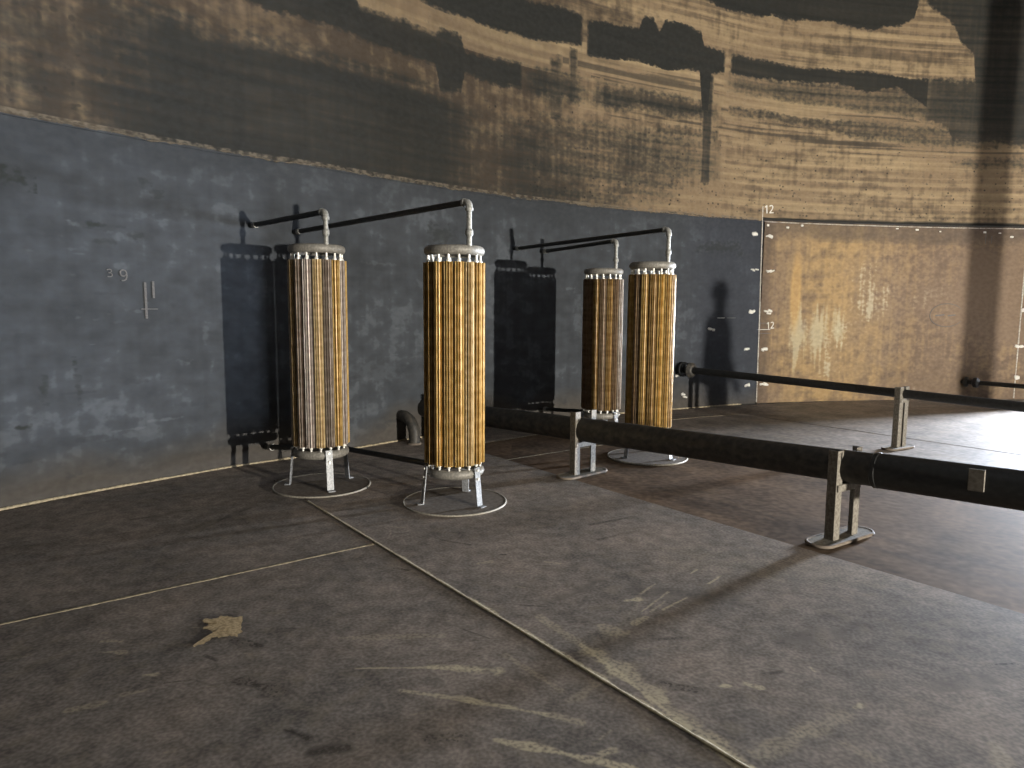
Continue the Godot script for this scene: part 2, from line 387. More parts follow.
func wall_texture() -> ImageTexture:
	var W := 2048
	var H := 1024
	var coarse := noise_bytes(512, 256, 11, 0.016, 4, W, H)
	var horiz := noise_bytes(36, 640, 12, 0.10, 4, W, H)
	var vert := noise_bytes(1024, 20, 13, 0.17, 4, W, H)
	var fine := noise_bytes(W, H, 14, 0.09, 3)
	var grit := noise_bytes(W, H, 16, 0.03, 5)
	var edge := noise_bytes(W, 64, 15, 0.012, 6)
	var soot := PackedFloat32Array()
	soot.resize(W * H)
	var px_h := WALL_H / H
	for bi in BANDS.size():
		var strength: float = BANDS[bi][0]
		var soft: float = BANDS[bi][1]
		var rag: float = BANDS[bi][2]
		var pts: Array = BANDS[bi][3]
		var c0 := maxi(0, int((pts[0].x - WALL_A0) / (WALL_A1 - WALL_A0) * W))
		var c1 := mini(W - 1, int((pts[-1].x - WALL_A0) / (WALL_A1 - WALL_A0) * W))
		for c in range(c0, c1 + 1):
			var hl := band_at(pts, WALL_A0 + (WALL_A1 - WALL_A0) * (c + 0.5) / W)
			if hl == Vector2.ZERO: continue
			var e0 := (edge[c + W * (bi % 32)] / 255.0 - 0.5) * 2.6 * rag
			var e1 := (edge[c + W * (32 + bi % 32)] / 255.0 - 0.5) * 2.6 * rag
			var hi := hl.x + e0
			var lo := hl.y + e1
			var ends := clampf(minf(c - c0, c1 - c) / (90.0 if soft > 0.09 else (30.0 if soft > 0.045 else 5.0)), 0.02, 1.0)
			for y in range(clampi(int((WALL_H - hi - soft) / px_h), 0, H), clampi(int((WALL_H - lo + soft) / px_h), 0, H)):
				var h := WALL_H - (y + 0.5) * px_h
				var i := y * W + c
				var wob := (fine[i] - 128) * 0.0002
				var m := clampf((hi - h + wob) / soft * 0.5 + 0.5, 0.0, 1.0) * clampf((h + wob - lo) / soft * 0.5 + 0.5, 0.0, 1.0) * strength * ends
				if m > soot[i]: soot[i] = m
	var data := PackedByteArray()
	data.resize(W * H * 3)
	for y in H:
		var h := WALL_H - (y + 0.5) * px_h
		for c in W:
			var deg := WALL_A0 + (WALL_A1 - WALL_A0) * (c + 0.5) / W
			var i := y * W + c
			var n := (coarse[i] - 128) / 128.0
			var s := (horiz[i] - 128) / 128.0
			var v := (vert[i] - 128) / 128.0
			var f := (fine[i] - 128) / 128.0
			var col: Color
			if h > 2.845 + n * 0.012 + f * 0.008 and (deg < -109.37 or h > 2.862):
				# upper course: tan plate with tide lines of soot
				var up := clampf((h - 3.0) / 2.5, 0.0, 1.0)
				col = TAN.lerp(TAN_LIGHT, clampf(s * 0.8 + n * 0.4 + 0.3, 0.0, 1.0))
				var left := clampf((-117.0 - deg) / 12.0, 0.0, 1.0)
				var brown := clampf(0.10 + (grit[i] - 128) / 128.0 * 0.4 + left * 0.80 - s * 0.22 * (1.0 - left) + v * 0.22 + n * 0.4 + f * 0.25, 0.0, 0.95)
				if h > 4.42 and h < 4.9 and deg > -135.2: brown *= 0.35
				col = col.lerp(BROWN, brown)
				var k := soot[i]
				if k > 0.0:
					k = clampf(k + (s * 0.55 + v * 0.15 + n * 0.2 + f * 0.35) * k * (1.0 - k) * 3.2, 0.0, 1.0)
					col = col.lerp(SOOT, k)
				elif h > 3.9 and deg > -124.0:
					var smear := clampf((-s - 0.2 + n * 0.3) * 1.6 + f * 0.2, 0.0, 0.42) * clampf((5.0 - h) * 3.0, 0.35, 1.0)
					col = col.lerp(SOOT, smear)
				col = col.lerp(SOOT, clampf((f - 0.55) * 3.0, 0.0, 0.5) * (1.0 - up))
				if h < 2.95 and deg > -109.37:
					col = col.lerp(SOOT, clampf((2.91 + n * 0.05 - h) / 0.04, 0.0, 0.95))
				if h < 2.885 and deg < -109.37: col = col.lerp(Color(0.40, 0.365, 0.31), clampf(0.45 + f + v * 0.4, 0.0, 0.8))
			elif deg < -109.27:
				# slate grey coating
				col = SLATE.lerp(SLATE_DARK, clampf(0.32 + n * 0.45 + s * 0.12 + f * 0.42 + v * 0.15 + (grit[i] - 128) / 128.0 * 0.45, 0.0, 1.0))
				col = col.lerp(Color(0.37, 0.39, 0.41), clampf((-n - v * 0.4 - (grit[i] - 128) / 128.0 - 0.42) * 0.9, 0.0, 0.30))
				if h > 2.45: col = col.lerp(SLATE_DARK, clampf((h - 2.45) / 0.5 + n * 0.3, 0.0, 0.6))
				if deg > -116.0: col = col.lerp(Color(0.16, 0.175, 0.21), clampf((deg + 116.0) / 5.0, 0.0, 0.55))
				var rust := clampf((0.42 + n * 0.25 - h) / 0.45, 0.0, 0.75)
				col = col.lerp(Color(0.29, 0.265, 0.235), rust)
			else:
				# bare brown plate
				var mid := clampf(1.0 - absf(deg + 104.2) / 6.5, 0.0, 1.0)
				col = Color(0.44, 0.375, 0.31).lerp(Color(0.58, 0.485, 0.34), clampf(mid * 1.0 + v * 0.22 + n * 0.4 + f * 0.2 + (grit[i] - 128) / 128.0 * 0.2 - 0.05, 0.0, 1.0))
				col = col.lerp(Color(0.33, 0.28, 0.24), clampf(n * 0.5 + s * 0.15 - v * 0.15 - (grit[i] - 128) / 128.0 * 0.5 - 0.05, 0.0, 0.6))
				col = col.lerp(Color(0.66, 0.63, 0.54), clampf((v * 0.5 + f * 0.35 - n * 1.2 - 0.5) * 1.6, 0.0, 0.75) * clampf(1.6 - absf(deg + 102.0) / 4.0, 0.0, 1.0))
				for p in [Vector4(-106.5, 1.12, 0.7, 0.42), Vector4(-105.1, 1.05, 0.8, 0.42), Vector4(-103.7, 1.15, 0.6, 0.3)]:
					var q := Vector2((deg - p.x) / p.z, (h - p.y) / (p.w * (1.0 + v * 0.7))).length()
					col = col.lerp(Color(0.68, 0.66, 0.56), clampf((1.0 - q) * 1.2 + n * 0.5 + f * 0.2 + v * 0.2, 0.0, 0.6) * clampf((1.25 - q) * 4.0, 0.0, 1.0))
				var yl := Vector2((deg + 106.8) / 0.45, (h - 1.75) / 0.75).length()
				col = col.lerp(Color(0.69, 0.56, 0.35), clampf((1.0 - yl) * 1.5, 0.0, 0.6))
				if deg < -108.4: col = col.lerp(Color(0.30, 0.255, 0.215), clampf((-108.2 - deg) / 1.2 + n * 0.3, 0.0, 0.6))
				if h > 2.55: col = col.lerp(Color(0.30, 0.265, 0.235), clampf((h - 2.55) / 0.35 + n * 0.4, 0.0, 0.55))
			data[i * 3] = clampi(int(col.r * 255.0 + f * 8.0), 0, 255)
			data[i * 3 + 1] = clampi(int(col.g * 255.0 + f * 8.0), 0, 255)
			data[i * 3 + 2] = clampi(int(col.b * 255.0 + f * 8.0), 0, 255)
	# specks and pits in the lower part of the tan course, dark scuffs on the coating
	var rng := RandomNumberGenerator.new()
	rng.seed = 5
	for k in 190:
		spot(data, W, H, rng.randf_range(-128, -91), 2.95 + pow(rng.randf(), 1.6) * 1.1, rng.randf_range(0.006, 0.022), rng.randf_range(0.006, 0.02), Color(0.10, 0.095, 0.085), 0.85)
	for k in 60:
		spot(data, W, H, rng.randf_range(-148, -140), 2.95 + rng.randf() * 0.8, rng.randf_range(0.01, 0.03), rng.randf_range(0.01, 0.03), SOOT, 0.5, fine, coarse)
	for k in 240:
		spot(data, W, H, rng.randf_range(-149, -110), rng.randf_range(0.1, 2.7), rng.randf_range(0.02, 0.14), rng.randf_range(0.01, 0.05), SLATE_DARK, rng.randf_range(0.1, 0.4), fine, horiz)
	for k in 120:
		spot(data, W, H, rng.randf_range(-149, -110), rng.randf_range(0.3, 2.4), rng.randf_range(0.01, 0.06), rng.randf_range(0.005, 0.02), Color(0.52, 0.54, 0.56), rng.randf_range(0.05, 0.18), fine, grit)
	for p in [[-147.0, 2.40, 0.26, 0.085, 0.85], [-144.75, 2.118, 0.10, 0.03, 0.8], [-144.4, 2.12, 0.2, 0.018, 0.5], [-144.25, 1.995, 0.09, 0.035, 0.5], [-143.25, 2.06, 0.08, 0.03, 0.45], [-142.55, 2.42, 0.07, 0.05, 0.45], [-143.0, 2.5, 0.07, 0.05, 0.5], [-146.14, 0.85, 0.035, 0.13, 0.6], [-145.2, 0.85, 0.03, 0.15, 0.5], [-145.3, 1.06, 0.04, 0.03, 0.8], [-146.73, 0.585, 0.06, 0.03, 0.9], [-130.63, 2.33, 0.22, 0.12, 0.5], [-112.6, 2.4, 0.5, 0.1, 0.5]]:
		spot(data, W, H, p[0], p[1], p[2], p[3], Color(0.13, 0.145, 0.14), p[4], fine, grit)
	for p in [[-144.98, 2.115, 0.07, 0.03, 0.5], [-143.9, 0.47, 0.16, 0.012, 0.4], [-142.7, 0.52, 0.17, 0.014, 0.45], [-141.9, 1.0, 0.08, 0.03, 0.4], [-141.0, 0.95, 0.03, 0.06, 0.4], [-141.2, 1.25, 0.03, 0.1, 0.3], [-134.0, 1.95, 0.3, 0.02, 0.3], [-131.9, 1.75, 0.08, 0.05, 0.3], [-122.9, 1.75, 0.08, 0.02, 0.4], [-122.3, 1.45, 0.1, 0.35, 0.25], [-134.5, 0.8, 0.5, 0.15, 0.2]]:
		spot(data, W, H, p[0], p[1], p[2], p[3], Color(0.44, 0.46, 0.48), p[4] * 0.7, fine, grit)
	var im := Image.create_from_data(W, H, false, Image.FORMAT_RGB8, data)
	return ImageTexture.create_from_image(im)

func spot(data: PackedByteArray, W: int, H: int, deg: float, h: float, rx: float, ry: float, col: Color, strength: float, fz := PackedByteArray(), cz := PackedByteArray()) -> void:
	var cx := (deg - WALL_A0) / (WALL_A1 - WALL_A0) * W
	var cy := (1.0 - h / WALL_H) * H
	var ax := rx / (deg_to_rad(WALL_A1 - WALL_A0) * R) * W
	var ay := ry / WALL_H * H
	for y in range(maxi(0, int(cy - ay)), mini(H, int(cy + ay) + 2)):
		for x in range(maxi(0, int(cx - ax)), mini(W, int(cx + ax) + 2)):
			var q := Vector2((x - cx) / ax, (y - cy) / ay).length()
			if fz.size() > 0: q += (fz[y * W + x] - 128) / 128.0 * 0.9 + (cz[y * W + x] - 128) / 128.0 * 0.7
			var k := clampf((1.0 - q) * 1.5, 0.0, 1.0) * strength
			if k <= 0.0: continue
			var i := (y * W + x) * 3
			data[i] = int(lerpf(data[i], col.r * 255.0, k))
			data[i + 1] = int(lerpf(data[i + 1], col.g * 255.0, k))
			data[i + 2] = int(lerpf(data[i + 2], col.b * 255.0, k))

func floor_texture(W: int, org: Vector2, size: float, sd: int, marks: bool) -> ImageTexture:
	var coarse := noise_bytes(384, 384, sd, 0.02, 5, W, W)
	var mid := noise_bytes(768, 768, sd + 1, 0.05, 4, W, W)
	var fine := noise_bytes(W, W, sd + 2, 0.22, 3)
	var grit := noise_bytes(W, W, sd + 3, 0.035, 5)
	var data := PackedByteArray()
	data.resize(W * W * 3)
	for i in W * W:
		var n := (coarse[i] - 128) / 128.0
		var m := (mid[i] - 128) / 128.0
		var f := (fine[i] - 128) / 128.0
		var v := 1.0 + n * 0.13 + m * 0.07 + f * 0.20 + (grit[i] - 128) / 128.0 * 0.16
		var warm := 0.5 + n * 0.7 - m * 0.2
		var spk := clampf((m - 0.45 + (grit[i] - 128) / 128.0 * 0.5) * 1.6, 0.0, 0.35)
		var r := lerpf(FLOOR_COOL.r, FLOOR_WARM.r, warm) * v
		var g := lerpf(FLOOR_COOL.g, FLOOR_WARM.g, warm) * v
		var b := lerpf(FLOOR_COOL.b, FLOOR_WARM.b, warm) * v
		var pale := clampf((-m - n * 0.6 - 0.45) * 0.9 + (grit[i] - 128) / 300.0, 0.0, 0.22)
		data[i * 3] = clampi(int(lerpf(lerpf(r, 0.55, pale), 0.16, spk * 0.6) * 255.0), 0, 255)
		data[i * 3 + 1] = clampi(int(lerpf(lerpf(g, 0.51, pale), 0.155, spk * 0.6) * 255.0), 0, 255)
		data[i * 3 + 2] = clampi(int(lerpf(lerpf(b, 0.44, pale), 0.145, spk * 0.6) * 255.0), 0, 255)
	if marks:
		for s in DARK: stroke(data, fine, mid, W, org, size, s, Color(0.11, 0.105, 0.09), true)
		for s in SAND: stroke(data, fine, mid, W, org, size, s, Color(0.75, 0.70, 0.59), false)
		var rng := RandomNumberGenerator.new()
		rng.seed = 8
		for k in 130:   # flecks of dust and grit
			var x := rng.randf_range(-2.6, 3.0)
			var z := rng.randf_range(-5.5, -1.8)
			var a := rng.randf_range(-0.5, 0.5)
			var l := rng.randf_range(0.01, 0.09)
			stroke(data, fine, mid, W, org, size, [x, z, x + l * cos(a), z + l * sin(a), 0.014, 0.012, rng.randf_range(0.15, 0.5)], Color(0.66, 0.61, 0.52), false)
		for k in 110:
			var x := rng.randf_range(-3.0, 3.0)
			var z := rng.randf_range(-6.5, -1.8)
			var a := rng.randf_range(-0.7, 0.7)
			var l := rng.randf_range(0.02, 0.16)
			stroke(data, fine, mid, W, org, size, [x, z, x + l * cos(a), z + l * sin(a), rng.randf_range(0.012, 0.03), 0.016, rng.randf_range(0.15, 0.5)], Color(0.13, 0.12, 0.11), true)
	return ImageTexture.create_from_image(Image.create_from_data(W, W, false, Image.FORMAT_RGB8, data))

func stroke(data: PackedByteArray, fine: PackedByteArray, mid: PackedByteArray, W: int, org: Vector2, size: float, s: Array, col: Color, clumpy: bool) -> void:
	var k := W / size
	var a := (Vector2(s[0], s[1]) - org) * k
	var b := (Vector2(s[2], s[3]) - org) * k
	var w0: float = s[4] * k * 0.5
	var w1: float = s[5] * k * 0.5
	var w := maxf(w0, w1) * 1.4 + 2.0
	var ab := b - a
	var l2 := maxf(ab.length_squared(), 0.01)
	for y in range(maxi(0, int(minf(a.y, b.y) - w)), mini(W, int(maxf(a.y, b.y) + w) + 1)):
		for x in range(maxi(0, int(minf(a.x, b.x) - w)), mini(W, int(maxf(a.x, b.x) + w) + 1)):
			var p := Vector2(x, y)
			var t := clampf((p - a).dot(ab) / l2, 0.0, 1.0)
			var ww := lerpf(w0, w1, t)
			var i := y * W + x
			var d := p.distance_to(a + ab * t) / maxf(ww, 0.8) + (mid[i] - 128) / 160.0
			var m := clampf((1.0 - d) * 2.0, 0.0, 1.0)
			if m <= 0.0: continue
			var g := (fine[i] - 128) / 128.0
			if clumpy: m *= clampf(0.5 + g * 2.2 + (mid[i] - 128) / 60.0, 0.0, 1.0)
			else: m *= clampf(0.85 + g * 0.9, 0.2, 1.0)
			m *= s[6]
			i *= 3
			data[i] = int(lerpf(data[i], col.r * 255.0, m))
			data[i + 1] = int(lerpf(data[i + 1], col.g * 255.0, m))
			data[i + 2] = int(lerpf(data[i + 2], col.b * 255.0, m))

const FLOOR_COOL := Color(0.502, 0.474, 0.446)
const FLOOR_WARM := Color(0.510, 0.470, 0.432)

func make_materials() -> void:
	var wall := StandardMaterial3D.new()
	wall.albedo_texture = wall_texture()
	wall.roughness = 0.72
	wall.metallic_specular = 0.35
	wall.normal_enabled = true
	wall.normal_texture = bump_tex(3, 0.05, 3.0)
	wall.normal_scale = 0.25
	M.wall = wall
	M.wall_plain = mat(Color(0.13, 0.125, 0.115), Color(0.24, 0.21, 0.175), 0.8, 0.0, 0.2, 21)
	var near := StandardMaterial3D.new()
	near.albedo_texture = floor_texture(1536, Vector2(-4.2, -8.4), 7.6, 30, true)
	near.roughness = 0.78
	near.metallic_specular = 0.15
	M.floor_near = near
	var far := near.duplicate()
	far.albedo_texture = floor_texture(768, Vector2(0, -12.4), 12.4, 40, false)
	far.roughness = 0.6
	far.metallic_specular = 0.3
	M.floor_far = far
	var browner := far.duplicate()
	browner.roughness = 0.8
	browner.metallic_specular = 0.12
	browner.albedo_color = Color(0.82, 0.75, 0.68)  # darker, browner tint for the strip along the thick pipe
	M.floor_brown = browner
	M.floor_plain = mat(Color(0.27, 0.255, 0.235), Color(0.40, 0.37, 0.33), 0.6, 0.0, 0.5, 22)
	M.bead = mat(Color(0.46, 0.42, 0.34), Color(0.70, 0.65, 0.54), 0.8, 0.0, 6.0, 23)
	M.sandy = mat(Color(0.60, 0.56, 0.46), Color(0.78, 0.73, 0.61), 0.9, 0.0, 6.0, 47)
	M.white_bead = mat(Color(0.54, 0.52, 0.49), Color(0.76, 0.74, 0.70), 0.5, 0.2, 5.0, 24)
	M.soot = mat(Color(0.08, 0.08, 0.075), Color(0.15, 0.145, 0.13), 0.85, 0.0, 5.0, 25)
	M.galv = mat(Color(0.46, 0.46, 0.44), Color(0.62, 0.62, 0.60), 0.5, 0.3, 8.0, 26)
	M.header = mat(Color(0.42, 0.41, 0.385), Color(0.56, 0.545, 0.51), 0.55, 0.15, 8.0, 27)
	M.pale = mat(Color(0.86, 0.85, 0.82), Color(0.96, 0.96, 0.93), 0.35, 0.3, 9.0, 28)
	M.black_pipe = mat(Color(0.13, 0.135, 0.135), Color(0.20, 0.20, 0.195), 0.55, 0.1, 5.0, 29)
	M.big_pipe = mat(Color(0.15, 0.15, 0.145), Color(0.29, 0.27, 0.24), 0.6, 0.1, 3.0, 31)
	M.frame = mat(Color(0.38, 0.36, 0.32), Color(0.50, 0.48, 0.44), 0.6, 0.15, 6.0, 32)
	M.leg = mat(Color(0.48, 0.49, 0.50), Color(0.62, 0.63, 0.64), 0.5, 0.2, 9.0, 33)
	M.pad_weld = mat(Color(0.44, 0.42, 0.38), Color(0.62, 0.60, 0.55), 0.6, 0.0, 6.0, 46)
	M.pad = mat(Color(0.37, 0.335, 0.295), Color(0.45, 0.41, 0.365), 0.9, 0.0, 4.0, 34)
	var lo := [Color(0.71, 0.575, 0.31), Color(0.80, 0.66, 0.375), Color(0.74, 0.64, 0.45), Color(0.61, 0.48, 0.26), Color(0.52, 0.46, 0.40), Color(0.64, 0.59, 0.545), Color(0.47, 0.37, 0.25), Color(0.74, 0.72, 0.71)]
	for i in 8:
		var c: Color = lo[i]
		M["fin%d" % i] = mat(c.darkened(0.12), c.lightened(0.18), 0.33, 0.15, 2.5, 50 + i)
	M.sand = mat(Color(0.68, 0.59, 0.44), Color(0.82, 0.73, 0.57), 0.95, 0.0, 8.0, 35)
	M.chalk = mat(Color(0.75, 0.75, 0.73), Color(0.9, 0.9, 0.88), 0.95, 0.0, 9.0, 36)
	M.chalk_dim = mat(Color(0.33, 0.33, 0.33), Color(0.40, 0.39, 0.39), 0.95, 0.0, 9.0, 37)
	M.cloth = mat(Color(0.13, 0.14, 0.17), Color(0.20, 0.21, 0.25), 0.95, 0.0, 6.0, 38)
	M.skin = mat(Color(0.62, 0.45, 0.36), Color(0.68, 0.50, 0.40), 0.6, 0.0, 6.0, 39)
	M.orange = mat(Color(0.80, 0.36, 0.10), Color(0.86, 0.42, 0.14), 0.5, 0.0, 6.0, 41)

# ---------------------------------------------------------------- the setting
func plate_mesh(poly: PackedVector2Array, y0: float, y1: float, org: Vector2, size: float) -> ArrayMesh:
	var st := begin()
	var idx := Geometry2D.triangulate_polygon(poly)
	for i in range(0, idx.size(), 3):
		var p := []
		var uv := []
		for k in 3:
			var q := poly[idx[i + k]]
			p.append(Vector3(q.x, y1, q.y))
			uv.append((q - org) / size)
		tri(st, p, [Vector3.UP, Vector3.UP, Vector3.UP], uv)
	var mid := Vector2.ZERO
	for q in poly: mid += q / poly.size()
	for i in poly.size():
		var a := poly[i]
		var b := poly[(i + 1) % poly.size()]
		var n2 := (b - a).orthogonal().normalized()
		if n2.dot(a - mid) < 0: n2 = -n2
		var n := Vector3(n2.x, 0, n2.y)
		var uv := [(a - org) / size, (b - org) / size, (b - org) / size, (a - org) / size]
		quad_n(st, [Vector3(a.x, y0, a.y), Vector3(b.x, y0, b.y), Vector3(b.x, y1, b.y), Vector3(a.x, y1, a.y)], [n, n, n, n], uv)
	return st.commit()

func bead(path: Array, r: float, flat := 0.5, sd := 1) -> ArrayMesh:   # a low, lumpy weld bead on a surface
	var rng := RandomNumberGenerator.new()
	rng.seed = sd
	var st := begin()
	var pts := []
	var rad := []
	for i in path.size() - 1:
		var a: Vector3 = path[i]
		var b: Vector3 = path[i + 1]
		var n := maxi(1, int(a.distance_to(b) / 0.06))
		for k in n:
			pts.append(a.lerp(b, float(k) / n))
			rad.append(r * rng.randf_range(0.75, 1.25))
	pts.append(path[-1])
	rad.append(r)
	sweep(st, pts, rad, 8)
	return st.commit()

const U := Vector2(0.6, 0.795)    # along the floor plates (x, z); seams run this way
const V := Vector2(0.795, -0.6)   # across them

func build_floor() -> void:
	var root := Node3D.new()
	root.name = "floor"
	add_child(root)
	tag(root, "dusty dark steel tank floor of welded plates", "floor", "", "structure")
	var st := begin()
	lathe(st, [Vector2(0, -0.25), Vector2(R + 0.3, -0.25), Vector2(R + 0.3, -0.035), Vector2(0, -0.035)], 120, Transform3D(Basis.IDENTITY, Vector3(CX, 0, CZ)))
	put("base_slab", st.commit(), M.floor_plain, root)
	var circle := PackedVector2Array()
	for i in 160: circle.append(Vector2(CX, CZ) + Vector2.from_angle(TAU * i / 160.0) * (R - 0.738))
	# annular plates along the wall
	for k in 18:
		var poly := PackedVector2Array()
		var a0 := -150.0 + k * 20.0
		for i in 11: poly.append(Vector2(CX, CZ) + Vector2.from_angle(deg_to_rad(a0 + 19.97 * i / 10.0)) * (R - 0.741))
		for i in 11: poly.append(Vector2(CX, CZ) + Vector2.from_angle(deg_to_rad(a0 + 19.97 * (10 - i) / 10.0)) * (R + 0.02))
		put("annular_plate", plate_mesh(poly, -0.035, -0.001, Vector2(-4.2, -8.4), 7.6), M.floor_near if a0 < -125 else (M.floor_far if a0 < -80 else M.floor_plain), root)
	var edges := [-16.0, -12.6, -9.3, -6.9, -4.6, -2.4, -0.3, 1.93, 4.06, 6.35, 8.62, 11.0, 13.4, 15.8, 18.2, 21.0]
	for i in edges.size() - 1:
		var cuts := [-30.0, -13.0, -3.97, 5.0, 12.0, 30.0] if i < 7 else ([-30.0, -12.0, 1.5, 9.0, 30.0] if i == 7 else ([-30.0, -5.46, 4.0, 30.0] if i == 8 else [-30.0, -16.0, 0.5 + (i % 2) * 3.0, 10.0, 30.0]))
		for k in cuts.size() - 1:
			var g := 0.004
			var c := PackedVector2Array()
			for q in [[edges[i], cuts[k]], [edges[i + 1], cuts[k]], [edges[i + 1], cuts[k + 1]], [edges[i], cuts[k + 1]]]:
				var vv: float = q[0] + (g if q[0] == edges[i] else -g)
				var uu: float = q[1] + (g if q[1] == cuts[k] else -g)
				c.append(V * vv + U * uu)
			for poly in Geometry2D.intersect_polygons(c, circle):
				if poly.size() < 3: continue
				var near := i <= 7
				var m: Material = M.floor_near if near else M.floor_far
				if i < 5 or i > 12: m = M.floor_plain
				var y := -0.003 * (i % 2)
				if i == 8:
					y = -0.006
					if not near: m = M.floor_brown
				if i == 7: y = 0.003
				put("floor_plate", plate_mesh(poly, -0.035, y, Vector2(-4.2, -8.4) if near else Vector2(0, -12.4), 7.6 if near else 12.4), m, root)
	var on := func(v: float, u: float) -> Vector3:
		var p := V * v + U * u
		return Vector3(p.x, 0.0, p.y)
	var low := Transform3D(Basis.from_scale(Vector3(1, 0.16, 1)), Vector3.ZERO)
	var seam := Transform3D(Basis.from_scale(Vector3(1, 0.35, 1)), Vector3(0, 0.004, 0))
	put("weld_bead", bead([on.call(1.922, -5.15), on.call(1.922, -3.9)], 0.010, 0.5, 3), M.sandy, root, seam)
	put("weld_bead", bead([on.call(1.922, -3.9), on.call(1.922, 1.5)], 0.010, 0.5, 8), M.sandy, root, seam)
	put("weld_bead", bead([on.call(-0.3, -3.97), on.call(1.93, -3.97)], 0.012, 0.5, 4), M.bead, root, low)
	put("weld_bead", bead([on.call(4.06, -5.46), on.call(6.35, -5.46)], 0.010, 0.5, 5), M.bead, root, low)
	var arc := []
	for i in 42: arc.append(wp(-140.0 + i * 0.65, 0.0, 0.74))
	put("weld_bead", bead(arc, 0.009, 0.5, 6), M.bead, root, low)
	arc = []
	for i in 65: arc.append(wp(-152.0 + i * 0.65, 0.002, 0.008))
	put("fillet_weld", bead(arc, 0.013, 0.5, 7), M.bead, root)

func strip_bead(a0: float, a1: float, h: float, off: float, r: float, sd: int) -> ArrayMesh:
	var arc := []
	var n := int(ceil((a1 - a0) / 0.6))
	for i in n + 1: arc.append(wp(lerpf(a0, a1, float(i) / n), h, off))
	return bead(arc, r, 0.5, sd)

